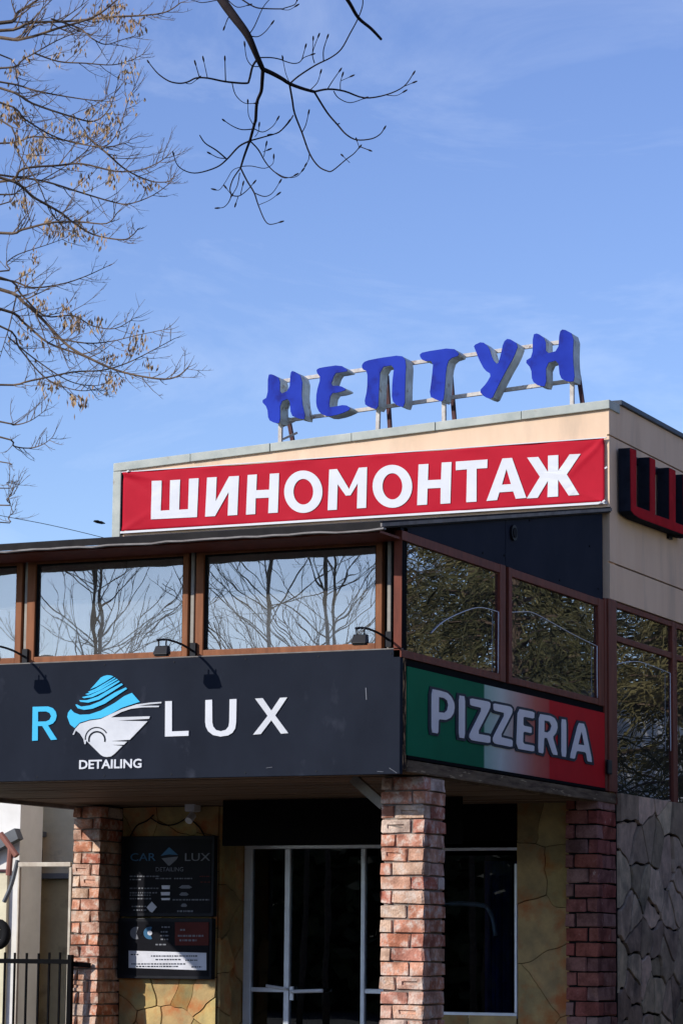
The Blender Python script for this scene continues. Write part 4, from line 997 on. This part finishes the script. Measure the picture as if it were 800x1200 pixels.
# ------------------------------------------------------------------ trees
def twig(mb, p, d, L, r, rr, dep=0, curl=None, leaves=None, seg=4):
    """one curving shoot with side shoots; d direction, L length, r base radius"""
    n = 5; pts = [p]; q = Vector(p); dd = Vector(d).normalized(); curl = curl or Vector((0, 0, .5))
    for i in range(n):
        dd = (dd + curl*(.16) + Vector((rr.uniform(-.16, .16), rr.uniform(-.16, .16), rr.uniform(-.14, .14)))).normalized()
        q = q+dd*(L/n); pts.append(q)
    mb.tube(pts, [r*(1-.7*i/n) for i in range(n+1)], seg)
    if dep > 0:
        for i in range(1, n):
            if rr.random() < .8:
                ax = Vector((rr.uniform(-1, 1), rr.uniform(-1, 1), rr.uniform(-.5, .8))).normalized()
                t = (pts[i+1]-pts[i]).normalized(); nd = (t*.75+ax*.65).normalized()
                twig(mb, pts[i], nd, L*rr.uniform(.28, .55)*(1-.1*i), r*.55, rr, dep-1, curl, leaves, seg)
    if leaves is not None: leaves.append(pts[-1])
def leaf_cluster(mb, c, n, size, rr, hang=.6):
    for _ in range(n):
        o = Vector((rr.gauss(0, 1), rr.gauss(0, 1), rr.gauss(0, 1)-hang))*size
        a = Vector((rr.uniform(-.5, .5), rr.uniform(-.5, .5), -1)).normalized()*rr.uniform(.5, 1.3)*size*1.3
        s = a.cross(Vector((rr.uniform(-1, 1), rr.uniform(-1, 1), .2))).normalized()*size*rr.uniform(.10, .30)
        p = c+o; mid = p+a*.5
        mb.quad(p, mid+s, p+a, mid-s)
# --- left tree with dry leaves
rr = random.Random(17); DA = 13.0
TA = at(-300, 1500, D=DA); TA.z = 0
T1 = thing('bare_tree', TA, 'bare twiggy tree with tan dry leaf clusters reaching in from the left', 'tree')
def tz(y): return at(-300, y, D=DA).z
tr_ = MB(); tp = [TA]
for i in range(1, 12):
    tp.append(Vector((TA.x+.10*math.sin(i*.9), TA.y+.10*math.cos(i*1.3), i*.9)))
tr_.tube(smooth_path(tp, 3), [.20*(1-i/34)+.015 for i in range(34)], 12); tr_.build('trunk', M['bark'], T1, smooth=True)
LIMBS = [
 ([(0, 27), (22, 14), (44, 0), (70, -25)], 4.0), ([(0, 36), (36, 27), (82, 25), (132, 20), (170, 18), (195, 14), (212, 3)], 3.2), ([(0, 44), (30, 45), (69, 33), (110, 20), (137, 0), (150, -14)], 3.4),
 ([(60, 22), (93, 33), (108, 45), (124, 52), (142, 47), (158, 42)], 1.8), ([(0, 80), (30, 68), (66, 48), (95, 36)], 2.0), ([(40, 62), (69, 72), (100, 74), (132, 76), (155, 70), (168, 63)], 1.9),
 ([(0, 96), (41, 106), (77, 113), (118, 118), (125, 110)], 2.0), ([(0, 103), (38, 121), (82, 136), (110, 142), (128, 128), (136, 105)], 2.4), ([(0, 120), (30, 140), (60, 158), (90, 168), (125, 172), (150, 167)], 2.0),
 ([(0, 213), (27, 198), (69, 194), (96, 192), (137, 201), (165, 199), (183, 192), (195, 184)], 2.6), ([(100, 158), (126, 180), (148, 199), (176, 212), (196, 213), (203, 208)], 2.2),
 ([(0, 168), (40, 160), (80, 165), (120, 172), (138, 155), (150, 120), (160, 97)], 2.0), ([(0, 205), (50, 212), (96, 226), (130, 236), (151, 239), (179, 229), (200, 214)], 2.3),
 ([(0, 208), (41, 232), (71, 249), (85, 260), (110, 275), (143, 281), (155, 276), (162, 268)], 2.8), ([(0, 273), (27, 269), (60, 261), (93, 260), (125, 262), (137, 250)], 2.8), ([(0, 318), (8, 308), (22, 298), (55, 287), (77, 279)], 1.6),
 ([(0, 327), (37, 337), (72, 333), (100, 324), (126, 312)], 2.2), ([(0, 339), (29, 355), (52, 376), (80, 405), (112, 423), (144, 436), (187, 444), (208, 441), (221, 430)], 3.6),
 ([(0, 362), (29, 379), (57, 402), (95, 416), (125, 430), (150, 438)], 3.0), ([(0, 451), (37, 446), (86, 436), (120, 434), (150, 425), (180, 410), (204, 397)], 2.2), ([(0, 325), (25, 345), (52, 370), (86, 370), (109, 382), (135, 385), (157, 373)], 2.2),
 ([(0, 382), (23, 408), (46, 436), (66, 450), (95, 458), (118, 455)], 2.0), ([(10, 395), (40, 420), (80, 446), (110, 452), (126, 448)], 1.6), ([(60, 395), (100, 402), (130, 400), (160, 393), (194, 386)], 1.6),
 ([(0, 494), (17, 498), (36, 493), (52, 482)], 1.7), ([(0, 512), (17, 523), (37, 525), (52, 520), (62, 512)], 1.7), ([(0, 541), (11, 545)], 1.2), ([(0, 572), (8, 566), (14, 563)], 1.1), ([(0, 592), (8, 585), (18, 578)], 1.3), ([(0, 612), (10, 606), (20, 596)], 1.2),
 ([(0, 140), (22, 180), (45, 215), (60, 250), (75, 262)], 1.8), ([(0, 64), (20, 90), (25, 120), (48, 160)], 1.6), ([(0, 228), (25, 222), (60, 205), (100, 178), (118, 150)], 1.7), ([(20, 345), (12, 380), (6, 400), (0, 420)], 1.6), ([(0, 240), (20, 215), (40, 190), (52, 160)], 1.5),
]
lc = []; PXM = DA/F
lcr = MB()
for li, (pp_, wpx) in enumerate(LIMBS):
    mb = MB(); d0 = DA + rr.uniform(-.8, .8); pts = []
    if pp_[0][0] <= 0:
        y0 = pp_[0][1]; st_ = Vector((TA.x, TA.y, min(9.6, max(1.8, tz(y0)-.25)))); pts = [st_, at(-140, y0-18+rr.uniform(-10, 10), D=(d0+DA)/2)]
    dj = d0
    for (x, y) in pp_: pts.append(at(x, y, D=dj)); dj += rr.uniform(-.12, .12)
    sp = smooth_path(pts, 4); n_ = len(sp); r0 = wpx*PXM*.62
    off = 8 if pp_[0][0] <= 0 else 0
    rad = [r0*(1.9-.9*i/off) if i < off else r0*(1-.68*(i-off)/max(1, n_-1-off)) for i in range(n_)]
    mb.tube(sp, rad, 5)
    curl = UP*.55+RT*.25
    for i in range(off+1, n_-1):
        if rr.random() < .85:
            t = (sp[i+1]-sp[i]).normalized(); sd = rr.choice((-1, 1)); pv = t.cross(FW).normalized()*sd
            nd = (t*.8+pv*rr.uniform(.3, .9)+FW*rr.uniform(-.5, .5)).normalized()
            twig(mb, sp[i], nd, rr.uniform(.06, .26)*(1.0 if i < n_*.6 else .62), max(.0019, rad[i]*.5), rr, 2 if wpx > 2.1 else 1, curl, None, 4)
        if rr.random() < .085 and wpx > 1.5 and pp_[0][1] < 480: lc.append(sp[i]+Vector((rr.uniform(-.03, .03), rr.uniform(-.03, .03), rr.uniform(-.06, 0))))
    if wpx > 1.4:
        for k in range(2): twig(mb, sp[-1], (sp[-1]-sp[-2]).normalized()+UP*rr.uniform(-.5, .6), rr.uniform(.06, .14), .0018, rr, 0, curl, None, 4)
    mb.build('branch', M['bark'], T1, fix=False)
for x, y in ((80, 140), (92, 142), (88, 150), (97, 155), (60, 255), (65, 262), (93, 255), (96, 259), (92, 262), (30, 320), (33, 315), (47, 348), (50, 355), (78, 355), (76, 362), (92, 375), (88, 368), (158, 388), (165, 400), (170, 395), (133, 415), (176, 422), (115, 372), (112, 10), (118, 12), (127, 16), (135, 14), (160, 20), (45, 160), (42, 172), (87, 188), (15, 130), (66, 450), (125, 452), (10, 120), (45, 402), (28, 232)):
    lc.append(at(x, y, D=DA+rr.uniform(-.3, .3)))
for c_ in lc: leaf_cluster(lcr, c_, rr.randint(18, 36), rr.uniform(.017, .028), rr)
tag(lcr.build('dry_leaves', M['dryleaf'], T1, fix=False), kind='stuff')

# --- dark overhanging branch from a nearer tree
DB = 9.0; PXB = DB/F
TB = at(-420, 1500, D=DB); TB.z = 0
T2 = thing('overhanging_tree', TB, 'dark bare branch hanging down from the top of the picture', 'tree')
tr_ = MB(); tp = [TB+Vector((0, 0, 0))]
for i in range(1, 9): tp.append(Vector((TB.x+.08*math.sin(i), TB.y+.07*math.cos(i*1.7), i*.95)))
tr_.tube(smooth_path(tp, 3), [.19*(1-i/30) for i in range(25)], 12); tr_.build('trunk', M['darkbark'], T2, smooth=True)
def z1(pts): return pxp(pts, 170, 0, 5.0)
def z2(pts): return pxp(pts, 190, 120, 5.333)
def z3(pts): return pxp(pts, 320, 0, 4.444)
def z4(pts): return pxp(pts, 320, 90, 4.444)
topz = at(-420, -420, D=DB)
SH = [
 ([(60, -330), (180, -120), (235, -40)] + z1([(445, -10), (520, 95), (600, 205), (660, 340), (690, 405)]), 13.5, 5.6),
 (z1([(690, 405), (686, 470), (680, 535), (655, 600), (648, 700)]) + z2([(578, 130), (548, 240)]), 4.6, 3.4),
 (z2([(548, 240), (515, 330), (490, 410)]), 3.2, 2.3), (z2([(490, 410), (530, 490), (575, 565), (600, 640), (640, 735), (675, 762), (738, 748)]), 2.2, 1.0),
 (z2([(490, 410), (445, 475), (424, 540), (432, 580), (415, 625), (385, 655), (352, 660)]), 1.8, .9), (z2([(485, 440), (470, 520), (440, 575)]), 1.3, .9),
 (z2([(548, 240), (480, 275), (405, 355), (340, 405), (225, 440), (150, 430), (95, 390), (72, 325)]), 2.4, 1.0), (z2([(405, 355), (340, 300), (270, 255), (235, 205)]), 1.9, 1.3), (z2([(400, 350), (350, 345), (300, 320)]), 1.3, .9),
 (z2([(548, 240), (640, 215), (730, 185), (790, 120)]), 2.0, 1.1), (z2([(548, 240), (600, 295), (640, 365), (680, 415), (750, 468), (800, 468), (830, 455)]), 2.0, .9),
 (z2([(575, 165), (500, 170), (440, 148), (390, 115)]), 1.6, 1.0), (z2([(575, 165), (630, 185), (690, 150), (720, 105)]), 1.3, .8), (z2([(570, 140), (540, 80), (535, 0)]), 1.1, .8),
 (z2([(495, 400), (560, 398), (640, 412), (690, 385), (697, 345)]), 1.2, .7), (z2([(485, 405), (440, 425), (400, 490), (360, 545), (330, 545)]), 1.0, .6), (z2([(430, 580), (480, 585), (530, 550), (572, 503)]), 1.5, .9), (z2([(490, 575), (505, 512)]), 1.1, .9), (z2([(475, 590), (460, 635)]), 1.0, .8), (z2([(432, 575), (398, 532)]), 1.1, .7),
 (z2([(575, 565), (640, 588), (690, 565), (735, 497)]), 1.4, .8), (z2([(605, 640), (670, 612), (722, 575)]), .9, .6), (z2([(635, 340), (650, 265)]), 1.0, .8), (z2([(630, 310), (662, 297)]), .8, .6), (z2([(580, 215), (600, 185), (606, 145)]), .9, .7),
 (z1([(660, 345), (630, 390), (610, 470), (590, 488), (470, 478), (370, 458), (300, 457), (250, 480), (200, 488), (140, 475), (80, 435), (40, 390), (22, 365)]), 3.0, 1.2),
 (z1([(472, 478), (468, 350)]), 1.5, 1.0), (z1([(318, 450), (296, 375)]), 1.4, 1.0), (z1([(365, 452), (343, 352)]), 1.1, .8), (z1([(240, 488), (270, 490), (310, 460)]), 1.0, .8), (z1([(665, 390), (625, 385), (595, 340), (584, 265)]), 1.4, .9), (z1([(510, 485), (530, 555), (580, 603), (645, 605)]), 1.3, .9),
 (z1([(605, 205), (640, 155), (690, 45), (735, -10)]), 1.4, .9), (z1([(605, 208), (660, 215), (705, 185), (742, 138)]), 1.4, .9), (z1([(520, 100), (490, 100), (465, 160)]), 1.6, 1.0), (z1([(440, -5), (400, 5), (330, 15), (275, -2)]), 1.5, .9), (z1([(485, 0), (540, 42), (605, 30)]), 1.3, .9), (z1([(560, -8), (640, 40), (700, 50), (800, 52)]) + z3([(60, 42), (110, 25), (125, 0)]), 1.9, 1.0), (z3([(35, 47), (80, 52), (118, 32)]), .9, .6),
 (z1([(690, 405), (745, 430), (800, 460)]) + z3([(85, 435), (150, 460), (215, 478)]), 5.4, 3.6), (z3([(215, 478), (285, 465), (370, 475), (475, 510), (590, 493), (680, 450), (728, 385)]), 2.8, 1.1), (z3([(680, 450), (730, 430)]), 1.1, .7), (z3([(590, 495), (640, 498), (680, 478)]), 1.0, .7),
 (z3([(315, 475), (340, 510), (400, 535), (475, 512)]), 1.3, .9), (z3([(350, 472), (350, 430), (360, 393)]), 1.1, .8), (z3([(355, 420), (405, 398)]), .8, .5), (z3([(285, 460), (310, 420), (345, 370)]), 1.3, .9), (z3([(195, 467), (230, 430), (247, 378)]), 1.2, .8),
 (z3([(90, 433), (135, 395), (220, 340), (300, 300), (355, 255), (400, 175), (440, 100), (465, 30), (465, -20)]), 2.2, 1.2), (z3([(262, 315), (262, 260), (282, 195)]), 1.5, 1.0), (z3([(215, 328), (205, 275), (235, 190)]), 1.3, .8), (z3([(205, 270), (208, 205)]), .9, .7), (z3([(85, 430), (65, 380), (50, 305)]), .9, .6),
 (z1([(665, 338), (740, 338), (800, 350)]) + z3([(50, 315), (100, 330), (135, 325), (160, 300), (200, 285)]), 1.7, .9), (z3([(150, 310), (168, 245)]), 1.2, .8),
 (z3([(360, -40), (400, 20), (445, 95), (510, 150), (562, 205)]), 4.8, 3.2),
 (z4([(85, 35), (100, 120), (112, 190), (150, 290), (190, 400), (235, 465), (280, 490), (310, 488), (380, 430), (420, 400), (448, 368)]), 2.6, 1.1), (z4([(448, 368), (435, 330)]), 1.0, .8), (z4([(455, 365), (500, 382)]), 1.2, 1.2), (z4([(150, 290), (170, 250), (184, 190)]), 1.3, .9), (z4([(188, 405), (185, 430), (172, 455)]), 1.3, .6), (z4([(398, 447), (362, 412)]), .9, .7),
 (z4([(215, 80), (280, 185), (335, 250), (380, 300), (435, 328), (510, 323), (555, 300), (577, 270)]), 2.6, 1.1), (z4([(330, 248), (347, 243)]), 1.5, 1.4), (z4([(105, 200), (80, 240), (30, 290), (-10, 300)]), 1.6, .9), (z4([(0, 490), (60, 522), (120, 520), (152, 488)]), 1.3, .8),
]
drr = random.Random(5)
for i, (pp_, w0, w1) in enumerate(SH):
    pts = [at(x, y, D=DB+.12*math.sin(x*.013+y*.021)) for x, y in pp_]
    if i == 0: pts = [Vector((TB.x, TB.y, 6.2))] + pts
    sp = smooth_path(pts, 4); n_ = len(sp)
    if i == 0: rad = [.06-.04*k/12 if k < 12 else (w0-(w0-w1)*(k-12)/(n_-13))*PXB*.5 for k in range(n_)]
    else: rad = [max(w0-(w0-w1)*k/(n_-1), .8)*PXB*.5 for k in range(n_)]
    for k in range(n_): rad[k] *= 1+.10*noise.noise(sp[k]*9)
    mb = MB(); mb.tube(sp, rad, 7 if w0 > 4 else 5)
    if w1 <= 1.2: # bud at the tip
        e_ = sp[-1]; dd = (sp[-1]-sp[-2]).normalized(); rb = .0032
        mb.tube([e_-dd*.006, e_+dd*.002, e_+dd*.010, e_+dd*.014], [rb*.5, rb, rb*.8, rb*.2], 5)
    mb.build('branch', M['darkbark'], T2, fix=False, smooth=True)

# --- bare trees across the street, seen in the front windows
def bare_tree(seed, H):
    r_ = random.Random(seed); mb = MB(); tk = MB()
    pts = [Vector((0, 0, 0))]; q = Vector((0, 0, 0))
    for i in range(10):
        q = q+Vector((r_.uniform(-.05, .05), r_.uniform(-.05, .05), H/10)); pts.append(q.copy())
    tk.tube(pts, [.062*(1-.90*i/10) for i in range(11)], 8)
    for i in range(3, 10):
        for _ in range(7):
            a = r_.uniform(0, 6.283); d_ = Vector((math.cos(a), math.sin(a), r_.uniform(.3, .9)))
            twig(mb, pts[i]+(pts[min(i+1, 10)]-pts[i])*r_.random(), d_, (H*.30)*(1.15-i*.06)*r_.uniform(.6, 1.1), .016*(1.15-i*.08), r_, 3, Vector((0, 0, .4)), None, 4)
    return tk, mb
specs = [(-9.6, -19.5, 1, 10.5), (-12.2, -22.5, 2, 12.5), (-13.6, -19.0, 1, 11.5), (-17.0, -25, 2, 12.0), (-8.0, -25.0, 2, 12.5), (-15.4, -31, 1, 14.0)]
proto = {}
blabs = ['slim bare tree across the street, mirrored in the window beside the corner', 'tall bare tree across the street, mirrored in the middle of the glass', 'bare tree across the street nearest the leftmost pane', 'bare tree far to the left across the street', 'tall bare tree directly across from the pizza sign corner', 'farthest tall bare tree across the street']
for i, (x, y, s_, H) in enumerate(specs):
    t = thing('street_tree', (x, y, 0), blabs[i], 'tree', 'bare trees across the street')
    if s_ not in proto:
        tk, mb = bare_tree(s_*31, 11.0); a = tk.mesh('trunk', smooth=True); a.materials.append(M['bark']); b = mb.mesh('crown', fix=False); b.materials.append(M['bark']); proto[s_] = (a, b)
    for nm, me in zip(('trunk', 'crown'), proto[s_]):
        o = bpy.data.objects.new(nm, me); put(o, t, Matrix.Translation((x, y, 0)) @ Matrix.Rotation(i*1.9, 4, 'Z') @ Matrix.Scale(H/11.0, 4))
# --- evergreen trees beside the building, seen in the side windows
def conifer(seed, H, Rb, n=5400):
    r_ = random.Random(seed); lf = MB(); br = MB()
    br.tube([(0, 0, 0), (.05, 0, H*.5), (0, .05, H)], [.22, .13, .02], 8)
    for i in range(90):
        z = H*(.08+.9*i/90); a = i*2.4+r_.uniform(-.4, .4); L_ = Rb*(1-(z/H)**1.4)*r_.uniform(.7, 1.1)+.15
        e_ = Vector((math.cos(a)*L_, math.sin(a)*L_, z+L_*r_.uniform(-.25, .35)))
        br.tube([(0, 0, z), e_*.5+Vector((0, 0, z*.5+.1)), e_], [.035, .02, .006], 4)
        for k in range(n//90):
            t = r_.uniform(.2, 1.05); c_ = Vector((0, 0, z)).lerp(e_, t)+Vector((r_.gauss(0, .10), r_.gauss(0, .10), r_.gauss(0, .10)))
            dr = (e_-Vector((0, 0, z))).normalized()*.7+Vector((r_.uniform(-.7, .7), r_.uniform(-.7, .7), r_.uniform(-.8, .5)))
            dr.normalize(); s_ = dr.cross(Vector((r_.uniform(-1, 1), r_.uniform(-1, 1), r_.uniform(-1, 1)))).normalized()
            L2 = r_.uniform(.30, .75); w_ = r_.uniform(.006, .013); m_ = c_+dr*L2*.5; e2 = m_+(dr+Vector((0, 0, -.55))).normalized()*L2*.5
            nn_ = len(lf.v); lf.v += [tuple(c_-s_*w_), tuple(c_+s_*w_), tuple(m_+s_*w_), tuple(m_-s_*w_), tuple(e2+s_*w_*.3), tuple(e2-s_*w_*.3)]
            lf.face((nn_, nn_+1, nn_+2, nn_+3)); lf.face((nn_+3, nn_+2, nn_+4, nn_+5))
    return br, lf
cs = [(3.6, 11.5, 1, 8.0, 'evergreend'), (2.3, 14.2, 1, 8.0, 'evergreen'), (2.9, 16.6, 2, 9.0, 'evergreen'), (4.6, 21.8, 1, 9.5, 'evergreen'), (7.6, 24.5, 2, 9.0, 'evergreen'), (6.6, 19.0, 2, 8.6, 'evergreen'), (9.2, 24.0, 1, 10.5, 'evergreend'), (6.0, 26.0, 2, 11.0, 'evergreen'), (12.4, 27, 2, 9.0, 'evergreen'), (4.0, 21.5, 2, 9.0, 'evergreen'), (7.6, 17.4, 1, 8.2, 'evergreen'), (12.2, 13.0, 2, 11.0, 'evergreend')]
clab = ['dark twiggy willow nearest the right wall', 'yellow-green twiggy willow beside the right wall', 'yellow-green twiggy willow left of the pale garage', 'tall yellow-green twiggy willow hiding the back of the garage', 'yellow-green twiggy willow right behind the pale garage', 'broad yellow-green willow behind the dark one', 'dark tall willow in the back row', 'tallest yellow-green willow of the back row', 'outermost yellow-green willow on the right', 'yellow-green twiggy willow close to the building behind', 'yellow-green twiggy willow between the two rows', 'dark twiggy willow where the two rows meet']
pc_ = {}
for i, (x, y, s_, H, mm) in enumerate(cs):
    t = thing('willow_tree', (x, y, 0), clab[i], 'tree', 'willows along the right side')
    if (s_, mm) not in pc_:
        br, lf = conifer(s_*13, 9.0, 2.3); a = br.mesh('trunk', fix=False); a.materials.append(M['bark']); b = lf.mesh('crown', fix=False); b.materials.append(M[mm]); pc_[(s_, mm)] = (a, b)
    for nm, me in zip(('trunk', 'crown'), pc_[(s_, mm)]):
        o = bpy.data.objects.new(nm, me); put(o, t, Matrix.Translation((x, y, 0)) @ Matrix.Rotation(i*2.3, 4, 'Z') @ Matrix.Scale(H/9.0, 4))
for i, (x, y, s_, H) in enumerate([(7.5, 14.5, 1, 9.5), (9.8, 20.0, 2, 11.5)]):
    t = thing('street_tree', (x, y, 0), ('bare tree among the willows beside the right wall', 'taller bare tree behind the willows')[i], 'tree', 'bare trees beside the right wall')
    for nm, me in zip(('trunk', 'crown'), proto[s_]):
        o = bpy.data.objects.new(nm, me); put(o, t, Matrix.Translation((x, y, 0)) @ Matrix.Rotation(i*2.7+1, 4, 'Z') @ Matrix.Scale(H/11.0, 4))
# --- shrub belt on the far side of the street, mirrored darkly in the door glass
r_ = random.Random(77); hb = MB()
for i in range(22000):
    x = r_.uniform(-46, 34); y = -44+r_.gauss(0, 1.2); top = 4.6+1.3*noise.noise((x*.22, 3, 0))+.6*noise.noise((x*.9, 7, 0))
    z = r_.uniform(0, top); a = r_.uniform(0, 6.283); L2 = r_.uniform(.35, .8)
    dr = Vector((math.cos(a), math.sin(a)*.6, r_.uniform(-.6, .9))).normalized(); s_ = dr.cross(Vector((r_.uniform(-1, 1), r_.uniform(-1, 1), r_.uniform(-1, 1)))).normalized()*L2*.4
    p = Vector((x, y, z)); hb.quad(p, p+dr*L2*.5+s_, p+dr*L2, p+dr*L2*.5-s_)
tag(hb.build('shrub_belt', M['evergreend'], None, fix=False), 'dense dark shrub belt along the far side of the street', 'shrubs', None, 'stuff')

# --- unseen bank added to hide reflected sky; unseen cream house added for warm bounce
b = MB(); b.prism([[(-80, -46, -.05), (-80, -60, -.05), (-80, -54, 4.9), (-80, -50, 4.6)]], (150, 0, 0)); tag(b.build('sky_blocking_bank', M['evergreend'], None), kind='structure')
CH = thing('bounce_block', (21, 0, 0), 'unseen long cream house added on the right to bounce warm light', 'building')
MB().box(17.5, 25, -11, 12, 0, 7.5).build('wall', M['neigh'], CH)
rf = MB(); rf.prism([[(17.0, -11.5, 7.5), (25.5, -11.5, 7.5), (21.2, -11.5, 10)]], (0, 24, 0)); rf.build('roof', M['redpipe'], CH)
for k in range(7):
    for z in (1.0, 4.4):
        y = -9.6+3.1*k; f_ = MB().box(17.44, 17.495, y, y+1.3, z, z+1.6).build('window', M['white'], CH); MB().box(17.42, 17.435, y+.1, y+1.2, z+.1, z+1.5).build('pane', M['doorglass'], f_)

# --- unseen box added left of the frame to shade the notice boards
SBX = thing('shade_box', (-5.2, 1.38, 3.08), 'unseen pale box added on the end wall to shade the notice boards', 'shade box')
MB().box(-5.60, -4.90, .90, 1.85, 3.08, 3.45).build('casing', M['whitewall'], SBX, bevel=.02)
for y in (1.0, 1.72): MB().box(-5.62, -4.801, y, y+.05, 3.035, 3.078).build('bracket', M['greypost'], SBX)
gr = MB()
gr.tube([(-5.25, .885, 3.265), (-5.25, .899, 3.265)], .15, 20); gr.build('box_disc', M['rubber'], SBX)

# --- low pale garage behind the building, mirrored at the foot of the second side window
GA = thing('pale_garage', (4.0, 18.5, 0), 'pale flat-roofed garage block beyond the willows behind the building', 'building')
MB().box(4.35, 5.5, 17, 20.5, 0, 4.95).build('wall', M['whitewall'], GA)
MB().box(4.25, 5.6, 16.9, 20.6, 4.953, 5.06).build('roof', M['greyroof'], GA)
MB().box(4.5, 5.3, 16.96, 16.995, .02, 2.5).build('garage_door', M['greypost'], GA)

# --- unseen hedge added right of the frame to block low sky light
r_ = random.Random(99); hb = MB()
for i in range(20000):
    y = r_.uniform(-3.2, 15); x = 4.1+.5*max(0, 1-(y+3.2)/4)+r_.gauss(0, .34); top = 3.3+.25*noise.noise((y*.5, 1, 0)); z = top*(1-r_.random()**1.6)
    dr = Vector((r_.uniform(-.6, .6), r_.uniform(-.6, .6), r_.uniform(.2, 1))).normalized(); s_ = dr.cross(Vector((r_.uniform(-1, 1), r_.uniform(-1, 1), r_.uniform(-1, 1)))).normalized()*.05
    p = Vector((x, y, z)); L2 = r_.uniform(.14, .30); hb.quad(p, p+dr*L2*.5+s_, p+dr*L2, p+dr*L2*.5-s_)
tag(hb.build('hedge', M['evergreen'], None, fix=False), 'unseen tall hedge added on the right to block low sky light', 'hedge', None, 'stuff')
